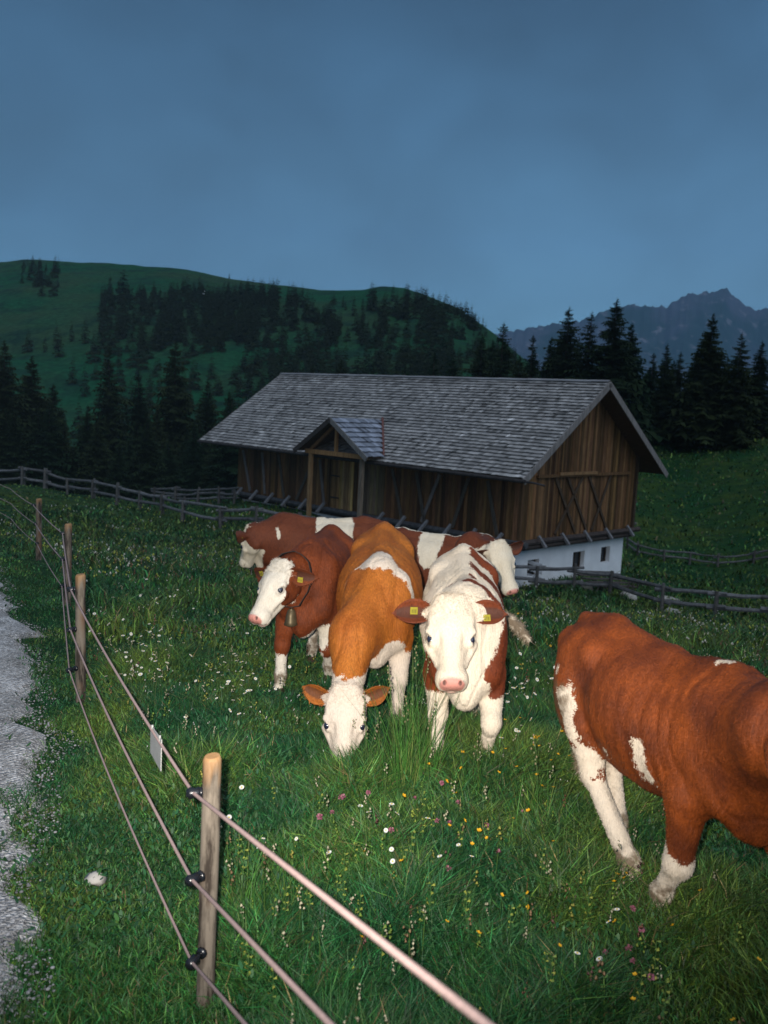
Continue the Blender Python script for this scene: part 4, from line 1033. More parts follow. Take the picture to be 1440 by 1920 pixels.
    n = fold + vnoise(V[:, 0] * 9 + yaw * 3, V[:, 1] * 9, V[:, 2] * 7) * .004 + vnoise(V[:, 0] * 26, V[:, 1] * 26, V[:, 2] * 20 + yaw) * .0018
    q = (V - poll) @ R / hk          # head coordinates
    ishead = (np.abs(q[:, 1]) < .16) & (q[:, 0] > -.06) & (q[:, 0] < .5) & (q[:, 2] > -.26) & (q[:, 2] < .09)
    ctr = V.mean(0); dirv = V - ctr; dirv /= np.linalg.norm(dirv, axis=1, keepdims=True)
    V = V + dirv * (n * np.where(ishead, .3, 1))[:, None]
    Vb = ((V / s) - piv) @ Rt + piv   # body rest coordinates
    inhead = np.clip((q[:, 0] + .04) / .05, -1, 1) * .05
    inhead = np.minimum.reduce([q[:, 0] + .03, .15 - np.abs(q[:, 1]), q[:, 2] + .27, .12 - q[:, 2], .52 - q[:, 0]])
    def fld(P, Pb, Q, inh):
        w = np.full(len(P), .06 if base_white else -.06)
        for op, fr_, kind, *pr in coat:
            if fr_ == 'H': X = Q
            elif fr_ == 'L': X = P / s
            else: X = Pb
            if kind == 'e': d = sd_ell(X, A3(*pr[0]), A3(*pr[1]))
            elif kind == 'c': d = sd_cap(X, A3(*pr[0]), A3(*pr[1]), pr[2], pr[3] if len(pr) > 3 else pr[2])
            elif kind == 's': x0, sl, wd, y0, y1, zm = pr[:6]; d = np.maximum.reduce([np.abs(X[:, 0] - x0 - sl * X[:, 1]) - wd * np.clip((y1 - X[:, 1]) / (y1 - y0) * 2.2 + .25, 0, 1), y0 - X[:, 1], X[:, 1] - y1, zm - X[:, 2]])
            elif kind == 'below': d = X[:, 2] - pr[0]
            elif kind == 'head': d = -np.minimum(inh, pr[0] - 0 * inh) if False else -inh
            if fr_ == 'H' and kind != 'head': d = np.maximum(d, -inh - .05)
            if len(pr) and isinstance(pr[-1], str) and pr[-1] in 'lr': d = np.maximum(d, (-1 if pr[-1] == 'l' else 1) * X[:, 1])
            w = np.maximum(w, -d) if op == '+' else np.minimum(w, d)
        return w
    w = fld(V, Vb, q, inhead)
    nose = sd_ell(q, A3(.462, 0, -.050), A3(.048, .066, .050)); pink = np.clip(-nose / .008 + .5, 0, 1) * ishead
    lip = sd_ell(q, A3(.43, 0, -.128), A3(.05, .058, .014)); pink = np.maximum(pink, .55 * np.clip(-lip / .006, 0, 1) * ishead)
    dark = np.zeros(len(V))
    for s_ in (1, -1):
        dark = np.maximum(dark, .9 * np.clip(-sd_ell(q, A3(.456, s_ * .041, -.022), A3(.020, .013, .019)) / .004, 0, 1) * ishead)
        dark = np.maximum(dark, .45 * np.clip(-sd_ell(q, A3(.205, s_ * .116, -.052), A3(.036, .030, .026)) / .005, 0, 1) * ishead)
        dark = np.maximum(dark, .6 * np.clip(-sd_ell(q, A3(.43, s_ * .045, -.118), A3(.05, .035, .004)) / .004, 0, 1) * ishead)
    hoof = np.zeros(len(V)); dirt = np.zeros(len(V))
    for f_, h_ in hoofs:
        dd = np.linalg.norm((V - h_) * A3(1, 1, 1), axis=1); hoof = np.maximum(hoof, ((dd < .09 * s) & (V[:, 2] < h_[2] + .028)) * 1.0)
        dirt = np.maximum(dirt, np.clip(1 - np.abs(V[:, 2] - f_[2]) / (.11 * s), 0, 1) * (np.linalg.norm((V - f_)[:, :2], axis=1) < .1 * s) * .9)
    dirt = np.maximum(dirt, 1.0 * (np.linalg.norm(V - e1, axis=1) < .16 * s) * (V[:, 0] < e0[0] + .5))
    dirt = np.maximum(dirt, np.clip(.75 - np.abs(Vb[:, 0] + .55) * 2.2, 0, .62) * (Vb[:, 2] < .80) * ~ishead)
    # ears: cupped leaves appended to the same mesh
    EV, EFc, EW, EP, ED = [], [], [], [], []; base = len(V); tagpts = []
    for s_, sp in ((1, (ears or {}).get('l')), (-1, (ears or {}).get('r'))):
        dr, op = sp if sp else ((-.05, 1.0, -.25), (.45, -.15, .9))
        dr = np.array(dr, float); dr[1] *= s_; dr = R @ (dr / np.linalg.norm(dr)); op = np.array(op, float); op[1] *= s_; op = R @ op; op = op - dr * (op @ dr); op /= np.linalg.norm(op); sd_ = np.cross(dr, op)
        r0 = hd((.045, s_ * .106, -.078)); LE, WE, n1, n2 = .195 * hk * es, .066 * hk * es, 14, 11
        for side in (0, 1):
            for i in range(n1):
                u = i / (n1 - 1); wd = WE * max(0, math.sin(math.pi * min(1, u * .90 + .10))) ** .62 * (1 if u < .999 else 0) + .002
                for j in range(n2):
                    v = -1 + 2 * j / (n2 - 1)
                    cup = (v * v) * wd * .75 * (1 - .35 * u) - .004 * hk
                    p = r0 + dr * LE * (u - .08 * v * v) + sd_ * v * wd * .94 + op * (cup + .018 * hk * math.sin(u * 3)) - op * side * (.007 * (1 - v * v) + .002)
                    EV.append(p); EP.append(.0); ED.append((.75 if abs(v) < .6 and .15 < u < .85 else .2) * (1 if side == 0 else 0)); EW.append(-.06)
            b0 = base + len(EV) - n1 * n2
            for i in range(n1 - 1):
                for j in range(n2 - 1):
                    f = (b0 + i * n2 + j, b0 + i * n2 + j + 1, b0 + (i + 1) * n2 + j + 1, b0 + (i + 1) * n2 + j); EFc.append(f if side else f[::-1])
        bA_, bB_ = base + len(EV) - 2 * n1 * n2, base + len(EV) - n1 * n2
        for i in range(n1 - 1):
            for j, fl_ in ((0, 0), (n2 - 1, 1)):
                f = (bA_ + i * n2 + j, bA_ + (i + 1) * n2 + j, bB_ + (i + 1) * n2 + j, bB_ + i * n2 + j); EFc.append(f if fl_ else f[::-1])
        tagpts.append((r0 + dr * LE * .42 + sd_ * WE * .25 * 1, dr, op, sd_))
    nbody = len(F)
    V = np.concatenate([V, np.array(EV)]); F = np.concatenate([F, np.array(EFc)])
    cat_ = lambda a, b: np.concatenate([a, np.array(b, float)])
    z0 = [0] * len(EV)
    root_o = empty('cow', tuple(loc), yaw, label=label, cat='cow', group=group)
    AT = dict(coat=cat_(w, EW), pink=cat_(pink, EP), dark=cat_(dark, ED), hoof=cat_(hoof, z0), dirt=cat_(dirt, z0))
    mesh_obj('body', V, F, mat, root_o, smooth=True, attrs=AT)
    # short lying hair
    p0, p1, p2, p3 = (V[F[:, i]] for i in range(4)); nn = np.cross(p2 - p0, p3 - p1); ar = np.linalg.norm(nn, axis=1) + 1e-12; nn /= ar[:, None]
    rg = np.random.default_rng(int(abs(yaw) * 1000)); N_ = hair; fi = rg.choice(len(F), N_, p=ar / ar.sum()); u, v_ = rg.random((2, N_, 1)); ok = np.ones(N_, bool)
    P_ = (p0[fi] * (1 - u) + p1[fi] * u) * (1 - v_) + (p3[fi] * (1 - u) + p2[fi] * u) * v_; n_ = nn[fi]; vi = F[fi, 0]
    ok &= (AT['pink'][vi] < .3) & (AT['hoof'][vi] < .5); qh = (P_ - poll) @ R / hk; ih = (np.abs(qh[:, 1]) < .17) & (qh[:, 0] > -.05) & (qh[:, 2] > -.25) & (qh[:, 2] < .12)
    d0 = np.where(ih[:, None], R[:, 0], A3(-.75, 0, -.65)); swirl = np.stack([vnoise(P_[:, 0] * 5, P_[:, 1] * 5, P_[:, 2] * 5 + k * 7) for k in range(3)], 1)
    d0 = d0 + swirl * .9 + rg.normal(0, .22, (N_, 3)); curl = ih & (qh[:, 0] < .09) & (qh[:, 2] > -.09); d0 = d0 + curl[:, None] * rg.normal(0, 1.2, (N_, 3))
    d0 -= n_ * (d0 * n_).sum(1, keepdims=True); d0 /= np.linalg.norm(d0, axis=1, keepdims=True) + 1e-9
    ln = rg.uniform(.008, .019, N_) * np.where(ih, .65, 1) * np.where(curl, 1.9, 1); belly_ = (n_[:, 2] < -.5) & ~ih; ln = ln * np.where(belly_, 1.5, 1) * np.where(np.linalg.norm(P_ - e1, axis=1) < .13 * s, 3.2, 1); lift = rg.uniform(.06, .36, N_) + curl * .35
    sdv = np.cross(n_, d0) * (rg.uniform(.0011, .0022, N_))[:, None]; tip = P_ + d0 * (ln * np.cos(lift))[:, None] + n_ * (ln * np.sin(lift))[:, None]; P_ = P_ + n_ * .0005
    HV = np.stack([P_ - sdv, P_ + sdv, tip], 1)[ok].reshape(-1, 3); HF = np.arange(len(HV)).reshape(-1, 3)
    ch_ = mesh_obj('coat_hair', HV, HF, mat, root_o, attrs={k_: np.repeat(a_[vi][ok], 3) for k_, a_ in AT.items()}); ch_['kind'] = 'stuff'
    for s_ in (1, -1):
        c = hd((.205, s_ * .099, -.053)); v = IV2 * .0235 * hk; v = v @ np.diag([1.15, .9, .85]); o = mesh_obj('eye', c + v @ R.T, IF2, M_EYE, root_o, smooth=True)
    for ti, (p, dr, op, sd_) in zip(tags, tagpts):
        if not ti: continue
        m_ = MB(); u_ = sd_ if sd_[2] < 0 else -sd_; a_ = dr * .026 * hk; d_ = u_ * .052 * hk; o0 = p + op * .030 - a_ - u_ * .008
        a_ = a_ * .72; d_ = d_ * .72; yc = (.30, .255, .025); m_.box(o0, a_ * 2, d_, op * .003, yc); m_.tube([p + op * .006, p + op * .037], .006, 8, yc)
        for q_ in (.25, .5, .75): m_.box(o0 + a_ * 2 * (q_ - .05) + d_ * .3 + op * .0035, a_ * .16, d_ * .5, op * .0006, (.05, .045, .02))
        # faint ear number strokes
        t_ = m_.build('ear_tag', M_TAG, root_o)
    if bell:
        # collar round the upper neck, bell hanging below the jaw
        c0 = hd((.0, 0, -.13)) * .38 + mid * .62; t_ = (occ - mid); t_ /= np.linalg.norm(t_); fr = frame(t_, R[:, 2]); m_ = MB(); pts = []
        for k in range(25):
            a_ = k / 24 * 2 * math.pi; dv = fr[:, 1] * math.cos(a_) + fr[:, 2] * math.sin(a_); rr_ = .05
            while rr_ < .26:
                ii = np.round((c0 + dv * rr_ - lo) / VOX).astype(int)
                if D[tuple(np.clip(ii, 0, dim - 1))] > 0: break
                rr_ += .004
            pts.append(c0 + dv * (rr_ + .006))
        for k in range(24):
            a, b = pts[k], pts[k + 1]; nn = (a + b) / 2 - c0; nn /= np.linalg.norm(nn); m_.box(a - t_ * .020, (b - a) * 1.03, t_ * .040, nn * .005)
        co = m_.build('collar', M_LEATHER, root_o)
        lowp = min(pts, key=lambda p: p[2]); m_ = MB(); n_ = 18; prof = [(0, .018), (.012, .034), (.045, .046), (.085, .053), (.110, .062), (.113, .055), (.04, .035)]
        V_ = []; F_ = []
        for i, (dz, r) in enumerate(prof):
            for k in range(n_): V_.append(lowp + A3(math.cos(2 * math.pi * k / n_) * r, math.sin(2 * math.pi * k / n_) * r * .75, -.01 - dz))
        for i in range(len(prof) - 1):
            for k in range(n_): F_.append((i * n_ + k, i * n_ + (k + 1) % n_, (i + 1) * n_ + (k + 1) % n_, (i + 1) * n_ + k))
        F_.append(tuple(range(n_))); m_.add(V_, F_); m_.build('bell', M_BELL, co, smooth=True)
    return root_o

D2 = lambda v: np.array(v, float)
# reddish stripes / coats, linear colour
CT_RED = mat_coat('coat_dark_red', (.20, .044, .009), (.105, .023, .006), white=(.74, .68, .58))
CT_ORG = mat_coat('coat_orange', (.42, .135, .018), (.31, .085, .011), white=(.70, .60, .50))
CT_BRN = mat_coat('coat_brown_white', (.19, .040, .010), (.13, .026, .008), white=(.74, .64, .51))
CT_FAR = mat_coat('coat_far_brown', (.165, .042, .014), (.12, .029, .010), white=(.78, .70, .56))
CT_NEAR = mat_coat('coat_near_chestnut', (.235, .052, .008), (.10, .022, .006), white=(.72, .62, .50))

if DO.get('E', 1):
    cow('white faced cow walking at the camera, white back with brown stripes and pink nose', (.50, 5.17), rad(-92.5), .99,
        (at(845, 1122, 4.66), at(849, 1272, 4.40), (-.02, -.90, .42)), CT_BRN, [
        ('+', 'H', 'head', 0),
        ('-', 'B', 'c', (.50, .17, .68), (.40, .19, .88), .155, .12), ('-', 'B', 'c', (.50, -.17, .70), (.40, -.19, .88), .155, .12),
        ('-', 'B', 's', .36, .30, .045, -.05, .25, .80), ('-', 'B', 's', .12, .30, .062, .01, .27, .80), ('-', 'B', 's', -.14, .3, .07, .02, .28, .80), ('-', 'B', 's', -.40, .3, .07, .02, .28, .80), ('-', 'B', 's', .20, .40, .035, .20, .36, .60), ('-', 'B', 's', -.0, .40, .035, .21, .36, .70),
        ('-', 'B', 'c', (.14, -.03, 1.08), (.08, -.14, 1.02), .014, .010), ('-', 'B', 'c', (.40, -.10, 1.03), (.36, -.16, .96), .022, .014),
        ('+', 'B', 'e', (.60, 0, .56), (.13, .14, .16)), ('+', 'L', 'below', .50), ('-', 'L', 'c', (.38, .20, .62), (.40, .18, .44), .04, .02)],
        legs=dict(fl=[None, (.56, .15, .37), (.42, .14, .155), (.44, .14, .05)], fr=[None, (.45, -.135, .36), (.47, -.13, .13), (.50, -.13, .045)], hl=[None, None, None, (-.52, .14, .045)]),
        hs=1.02, base_white=True, belly=.96, tilt=rad(-5), tail=[(-.70, 0, 1.05), (-.78, .03, .96), (-.80, .12, .80), (-.78, .24, .66), (-.76, .34, .58)],
        ears=dict(l=((-.10, 1.0, -.16), (.30, .1, 1.0)), r=((-.06, 1.0, -.12), (.30, .1, 1.0))), dewlap=1.5)
if DO.get('D', 1):
    cow('orange tan cow grazing with its head down and a white saddle patch over the shoulders', (.0, 5.95), rad(-91), 1.02,
        (at(648, 1292, 4.98), at(642, 1432, 4.86), (-.02, -.80, .55)), CT_ORG, [
        ('+', 'H', 'head', 0),
        ('+', 'B', 'c', (.40, -.01, 1.10), (.30, -.01, 1.10), .105, .085), ('+', 'B', 'c', (.42, .04, 1.06), (.40, .20, .93), .075, .075), ('+', 'B', 'c', (.36, -.05, 1.08), (.34, -.20, .93), .06, .035),
        ('+', 'B', 'c', (-.60, 0, 1.13), (-.66, -.12, 1.09), .05, .03), ('+', 'L', 'below', .52), ('+', 'B', 'e', (.55, .06, .60), (.16, .12, .12))],
        legs=dict(fl=[None, (.50, .15, .36), (.52, .15, .13), (.55, .15, .045)], fr=[None, (.36, -.15, .36), (.30, -.15, .13), (.32, -.15, .045)]),
        neck_mid=at(662, 1190, 5.30), hs=.95, belly=1.10, tilt=rad(-6), ears=dict(l=((-.48, 1.0, -.05), (.35, .1, 1.0)), r=((-.42, 1.0, -.05), (.35, .1, 1.0))), withers=(.42, 0, .86), tags=(0, 0), es=.86)
if DO.get('C', 1):
    cow('dark red brown cow wearing a bell collar, turning its white face to the left', (-.46, 6.66), rad(-96), 1.0,
        (at(522, 1052, 6.02), at(459, 1172, 5.78), (-.62, -.70, .35)), CT_RED, [
        ('+', 'H', 'head', 0), ('-', 'H', 'e', (.20, .15, -.17), (.105, .10, .085)), ('-', 'H', 'e', (.02, 0, -.22), (.14, .2, .14)), ('-', 'H', 'c', (.02, .11, -.10), (.16, .14, -.12), .05, .045, 'l'), ('-', 'H', 'c', (.02, -.11, -.10), (.02, -.14, -.12), .05, .05),
        ('+', 'B', 'c', (.10, .26, .98), (.16, .26, .82), .045, .02), ('+', 'L', 'c', (.43, .13, .62), (.47, .13, .42), .055, .05), ('+', 'B', 'e', (.52, .04, .50), (.10, .06, .07)), ('+', 'L', 'below', .36), ('-', 'L', 'c', (.46, .20, .40), (.46, .17, .32), .05, .045), ('+', 'B', 'c', (.15, -.25, .95), (.1, -.25, .75), .04, .03), ('+', 'L', 'below', .28)],
        legs=dict(fr=[None, (.58, -.14, .38), (.60, -.14, .14), (.63, -.14, .045)], fl=[None, (.42, .15, .36), (.30, .15, .18), (.26, .15, .08)]),
        neck_mid=at(545, 1085, 6.20), hs=.95, bell=True, dewlap=1.7, ears=dict(l=((-.08, 1.0, -.42), (.65, .2, .6)), r=((.0, 1.0, -.10), (.8, 0, .5))))
if DO.get('A', 1):
    cow('far brown cow with a big white patch, its head turned away to the left', (-.66, 9.45), rad(187), 1.0,
        (at(468, 985, 9.35), at(449, 1052, 9.55), (-.80, .42, .40)), CT_FAR, [
        ('+', 'H', 'head', 0), ('-', 'H', 'e', (.03, 0, -.17), (.13, .2, .15)), ('+', 'B', 'c', (.46, .18, 1.08), (.44, .22, .92), .018, .022),
        ('+', 'B', 'e', (-.14, .1, .98), (.20, .40, .42)), ('-', 'B', 'e', (-.02, .25, .86), (.08, .12, .07)), ('+', 'L', 'below', .5)],
        neck_mid=at(497, 1008, 9.42), hair=50000, hs=1.0, ears=dict(l=((-.2, 1.0, .0), (.6, 0, .7)), r=((-.2, 1.0, .0), (.6, 0, .7))), tags=(1, 1))
if DO.get('B', 1):
    cow('far cow with brown and white bands, white head lowered behind the striped cow', (.62, 8.85), rad(-16), .98,
        (at(936, 1018, 8.05), at(966, 1106, 7.93), (.30, -.85, .40)), CT_FAR, [
        ('+', 'H', 'head', 0), ('+', 'B', 'c', (.34, -.10, 1.12), (.18, -.28, .70), .055, .07), ('+', 'B', 'e', (-.12, 0, 1.0), (.13, .4, .30)), ('+', 'B', 'c', (.02, 0, 1.12), (.5, 0, 1.14), .035, .03), ('+', 'B', 'c', (-.60, 0, 1.13), (0, 0, 1.11), .022, .022), ('+', 'L', 'below', .5), ('+', 'B', 'e', (.35, -.2, .55), (.2, .2, .22))],
        neck_mid=at(885, 1030, 8.35), hair=50000, hs=1.0, ears=dict(l=((-.1, 1.0, -.1), (.6, 0, .7)), r=((-.1, 1.0, -.3), (.6, 0, .7))), tags=(0, 0))
if DO.get('F', 1):
    cow('nearest chestnut cow cut off by the right edge, white patches on its hind leg', (1.25, 3.72), rad(-71), .98,
        (at(1600, 1370, 2.80), at(1560, 1690, 2.70), (.90, -.40, .10)), CT_NEAR, [
        ('+', 'L', 'c', (-.45, -.22, .70), (-.37, -.19, .46), .085, .12), ('+', 'L', 'c', (-.42, -.24, .82), (-.42, -.23, .66), .018, .04), ('+', 'H', 'c', (.25, 0, -.25), (.42, 0, -.18), .05, .05), ('+', 'B', 'e', (-.58, -.22, .83), (.03, .05, .03)),
        ('-', 'L', 'e', (-.50, -.17, .50), (.03, .06, .04)), ('-', 'L', 'e', (-.38, -.23, .54), (.04, .05, .018)), ('-', 'L', 'e', (-.30, -.2, .58), (.03, .05, .03)), ('-', 'L', 'e', (-.36, -.14, .38), (.04, .05, .035)), ('+', 'L', 'below', .40), ('-', 'L', 'e', (.42, -.145, .50), (.14, .2, .16)),
        ('+', 'L', 'c', (.15, -.27, .72), (.19, -.22, .52), .042, .06), ('+', 'L', 'c', (.18, -.27, .80), (.14, -.27, .70), .014, .03), ('+', 'B', 'e', (.17, -.27, .93), (.025, .05, .018)), ('+', 'L', 'e', (-.14, -.24, .56), (.03, .06, .05)),
        ('+', 'B', 'e', (.36, -.02, 1.12), (.045, .025, .06))],
        legs=dict(fr=[(.37, -.15, .60), (.34, -.145, .32), (.25, -.14, .15), (.23, -.14, .05)], fl=[None, (.58, .20, .36), (.68, .24, .13), (.72, .25, .045)], hr=[(-.37, -.165, .62), (-.33, -.14, .41), (.0, -.13, .14), (.05, -.13, .045)], hl=[None, (-.50, .07, .42), (-.34, .03, .14), (-.29, .03, .045)]),
        lw=1.22, neck_mid=at(1480, 1370, 2.95), tags=(0, 0), hs=1.0, dewlap=1.4, tail=[(-.70, 0, 1.05), (-.765, 0, .98), (-.775, .03, .80), (-.765, .05, .60), (-.76, .06, .44)])
# ------------------------------------------------------------------ grass
def mat_grass():
    m, nt, b = new_mat('grass_blade', .55, .35)
    L(nt, n_attr(nt, 'col'), b.inputs['Base Color'])
    b.inputs['Transmission Weight'].default_value = 0
    return m
M_GRASS = mat_grass()
def blades(name, x, y, h, w, lean, col, kind_label=None, z=None, curl=None):
    n = len(x); z = H(x, y) - .01 if z is None else z
    a = RNG.random(n) * 2 * math.pi; la = RNG.random(n) * 2 * math.pi; lx, ly = np.cos(la) * lean * h, np.sin(la) * lean * h
    sx, sy = np.cos(a) * w * .5, np.sin(a) * w * .5
    V = np.empty((n, 5, 3), np.float32)
    V[:, 0] = np.stack([x - sx, y - sy, z], 1); V[:, 1] = np.stack([x + sx, y + sy, z], 1)
    mx_, my_, mz_ = x + lx * .32, y + ly * .32, z + h * .58
    V[:, 2] = np.stack([mx_ + sx * .8, my_ + sy * .8, mz_], 1); V[:, 3] = np.stack([mx_ - sx * .8, my_ - sy * .8, mz_], 1)
    V[:, 4] = np.stack([x + lx, y + ly, z + h * (1 - .25 * np.minimum(lean, 1.6))], 1)
    b = np.arange(n)[:, None] * 5
    T = np.concatenate([b + np.array([[0, 1, 2]]), b + np.array([[0, 2, 3]]), b + np.array([[3, 2, 4]])], 0)
    C = np.repeat(col, 5, 0).reshape(n, 5, 3).copy(); C[:, 4] *= 1.0
    return mesh_obj(name, V.reshape(-1, 3), T, M_GRASS, cols=C.reshape(-1, 3))
def polar_pts(n, r0, r1, pw, a0=-34, a1=42):
    """random points, density falling with distance"""
    u = RNG.random(n)
    r = (r0 ** pw + u * (r1 ** pw - r0 ** pw)) ** (1 / pw) if pw else r0 * (r1 / r0) ** u
    t = np.radians(RNG.uniform(a0, a1, n)); return r * np.sin(t), r * np.cos(t), r
GD = DO.get('grass', 1.0)
def grass_cols(x, y, n):
    n1 = fbm(x * .5, y * .5, 1.0, 3); n2 = fbm(x * 2.2, y * 2.2, 6.0, 2); k = RNG.random(n)
    base = np.array([.018, .115, .026]); yel = np.array([.115, .17, .024]); blu = np.array([.009, .070, .022]); dry = np.array([.16, .12, .05])
    c = base[None] * np.ones((n, 1)); t = np.clip(.42 + .22 * np.clip((y - 6) / 8, 0, 1) + n1 * .9 + (k - .5) * .9, 0, 1)[:, None]; c = c * (1 - t) + yel * t
    t2 = np.clip(.35 - n2 * 1.2 + (RNG.random(n) - .5) * .8, 0, 1)[:, None]; c = c * (1 - t2) + blu * t2
    d = (RNG.random(n) < .035)[:, None]; c = np.where(d, dry * .8, c)
    return c * np.clip(RNG.lognormal(-.22, .55, n), .18, 2.6)[:, None]
def road_mask(x, y):
    """0 on the gravel, 1 in the meadow"""
    e = road_edge(y) + .13 * vnoise(y * 2.1, 3.3) + .08 * vnoise(y * 6, 1.3)
    d = x - e; patch = (fbm(x * 2.3, y * 1.6, 4.4, 3) > .0 + .55 * np.clip(-d / .8, 0, 1)) * .7; return np.maximum(np.clip((d + .10 + .16 * vnoise(x * 5, y * 5, 2)) / .18, 0, 1), patch)
def trodden(x, y):
    """short grass band between the track and the fence"""
    fx = np.interp(y, [0, 2.7, 5.97, 9.28, 12.9, 30], [-.2, -.48, -2.02, -3.27, -4.95, -14]); return np.clip((x - fx + .05) / .35, 0, 1)
def do_grass(n, r0, r1, pw, hh, ww, label, lean=(.25, .9)):
    n = int(n * GD); x, y, r = polar_pts(n, r0, r1, pw); rm = road_mask(x, y); tr = trodden(x, y)
    keep = RNG.random(n) < rm; 
    # nothing grows on the barn floor
    bx, by = x - bO[0], y - bO[1]; a_ = bx * bA[0] + by * bA[1]; b_ = bx * bB[0] + by * bB[1]; keep &= ~((a_ > OA) & (a_ < LA - OB) & (np.abs(b_) < WW))
    x, y, r, tr = x[keep], y[keep], r[keep], tr[keep]; n = len(x)
    cl = np.clip(.75 + 1.3 * fbm(x * 1.7, y * 1.7, 3.0, 3), .25, 1.6)
    h = hh(r) * cl * RNG.uniform(.45, 1.25, n) * (.35 + .65 * tr); w = ww(r) * RNG.uniform(.6, 1.4, n)
    o = blades('grass', x, y, h, w * .85, RNG.uniform(*lean, n), grass_cols(x, y, n)); tag(o, label, 'grass', kind='stuff'); return o
do_grass(620000, 1.7, 7.5, 1.1, lambda r: .17 + 0 * r, lambda r: .0045 + .0007 * r, 'dense green meadow grass around the cows and the nearest posts')
do_grass(280000, 7, 42, .6, lambda r: .19 + .002 * r, lambda r: .004 + .0013 * r, 'meadow grass sloping down to the rail fence', (.3, 1.0))
do_grass(60000, 34, 125, .5, lambda r: .22 + .001 * r, lambda r: .03 + .0016 * r, 'rough pasture grass around and beyond the barn', (.3, 1.1))
# short side grass just left of the fence (extra fine)
n = int(60000 * GD); x, y, r = polar_pts(n, 1.7, 12, .9, -30, -2); k = (trodden(x, y) < .9) & (RNG.random(n) < road_mask(x, y)); x, y = x[k], y[k]; n = len(x)
tag(blades('grass', x, y, RNG.uniform(.02, .075, n), RNG.uniform(.003, .007, n), RNG.uniform(.3, 1.3, n), grass_cols(x, y, n) * .9), 'short trodden grass between the gravel track and the rope fence', 'grass', kind='stuff')
# broad-leaved herbs: rounded leaves lying in the sward
def leaves(n, r0, r1, pw, size, colA, colB, label, zr=(.02, .12), a0=-34, a1=42):
    x, y, r = polar_pts(int(n * GD), r0, r1, pw, a0, a1); k = (RNG.random(len(x)) < road_mask(x, y)) & (fbm(x * 1.1, y * 1.1, 9.0, 2) > -.15 + RNG.random(len(x)) * .2 - .1); x, y, r = x[k], y[k], r[k]; n = len(x)
    z = H(x, y) + RNG.uniform(*zr, n); a = RNG.random(n) * 6.283; sl_ = RNG.uniform(.1, 1.2, n); l = size * RNG.uniform(.6, 1.6, n) * (1 + r * .05); wd = l * RNG.uniform(.3, .55, n)
    dx, dy = np.cos(a), np.sin(a); V = np.empty((n, 6, 3), np.float32)
    for i, (u, v) in enumerate([(0, 0), (.3, .8), (.7, .8), (1, 0), (.7, -.8), (.3, -.8)]):
        V[:, i] = np.stack([x + dx * l * u * np.cos(sl_) - dy * wd * .5 * v, y + dy * l * u * np.cos(sl_) + dx * wd * .5 * v, z + l * u * np.sin(sl_) - abs(v) * .1 * wd], 1)
    b = np.arange(n)[:, None] * 6; T = np.concatenate([b + np.array([q]) for q in ((0, 1, 5), (1, 2, 5), (2, 4, 5), (2, 3, 4))], 0)
    t = RNG.random(n)[:, None]; C = (np.array(colA) * t + np.array(colB) * (1 - t)) * RNG.uniform(.5, 1.4, n)[:, None]
    o = mesh_obj('ground_herbs', V.reshape(-1, 3), T, M_GRASS, cols=np.repeat(C, 6, 0)); return tag(o, label, 'herbs', kind='stuff')
leaves(72000, 1.8, 11, .9, .021, (.014, .075, .028), (.035, .10, .022), 'small round leaved herbs growing between the grass blades')
# yellow rattle, sorrel and seed heads as a mass
def heads(n, r0, r1, pw, label, cols, hr=(.12, .28), size=.0075, nm='wildflowers', per=5, cl=.0, seed=1.0, stem=True, clo=0.8):
    x, y, r = polar_pts(int(n * GD), r0, r1, pw); k = (trodden(x, y) > .6) & (fbm(x * clo, y * clo, seed, 3) + RNG.uniform(-.25, .25, len(x)) > cl); x, y, r = x[k], y[k], r[k]; n = len(x)
    h = RNG.uniform(*hr, n); z = H(x, y); pos = []; sc = []; cc = []; ci = RNG.integers(0, len(cols), n)
    for j in range(per):
        pos.append(np.stack([x + RNG.normal(0, size * .9, n), y + RNG.normal(0, size * .9, n), z + h - j * size * 1.5 + RNG.normal(0, size * .4, n)], 1)); s_ = size * RNG.uniform(.4, 1.3, n) * (1 + .05 * r); sc.append(np.stack([s_ * .8, s_ * .8, s_], 1)); cc.append(np.array(cols)[ci] * RNG.uniform(.6, 1.3, n)[:, None])
    pos, sc, cc = map(np.concatenate, (pos, sc, cc)); ov = np.array([(1, 0, 0), (-.5, .87, 0), (-.5, -.87, 0), (0, 0, 1.), (0, 0, -1.)]); of = np.array([(0, 1, 3), (1, 2, 3), (2, 0, 3), (1, 0, 4), (2, 1, 4), (0, 2, 4)])
    o = scatter_mesh(nm, ov, of, pos, sc, RNG.random(len(pos)) * 6.3, cc, M_GRASS); tag(o, label, 'wildflowers')
    if stem: tag(blades('flower_stems', x, y, h * 1.15, np.full(n, .003) * (1 + .1 * r), np.full(n, .08), np.tile([[.05, .10, .02]], (n, 1)) * RNG.uniform(.6, 1.3, n)[:, None]), label + ', their stems', 'stems', kind='stuff')
heads(2400, 2.2, 30, .9, 'greenish yellow flower spikes scattered through the meadow', [(.20, .26, .04), (.13, .20, .03), (.26, .25, .05)], cl=.05, seed=2.0)
heads(2200, 2.2, 25, .9, 'brown and reddish seed heads of grass and sorrel', [(.14, .06, .035), (.20, .12, .06), (.10, .05, .04)], cl=.0, seed=5.0, per=6, size=.007)
heads(900, 2.2, 16, .9, 'pale straw coloured grass panicles', [(.40, .36, .24), (.30, .28, .18)], cl=.1, seed=8.0, per=6, size=.006, hr=(.2, .38))
heads(7000, 10, 46, .9, 'tiny pale and yellow blossoms dotted over the lower meadow', [(.5, .5, .42), (.30, .34, .05), (.25, .30, .05)], cl=.02, seed=4.0, per=2, size=.012, stem=False, hr=(.18, .30))

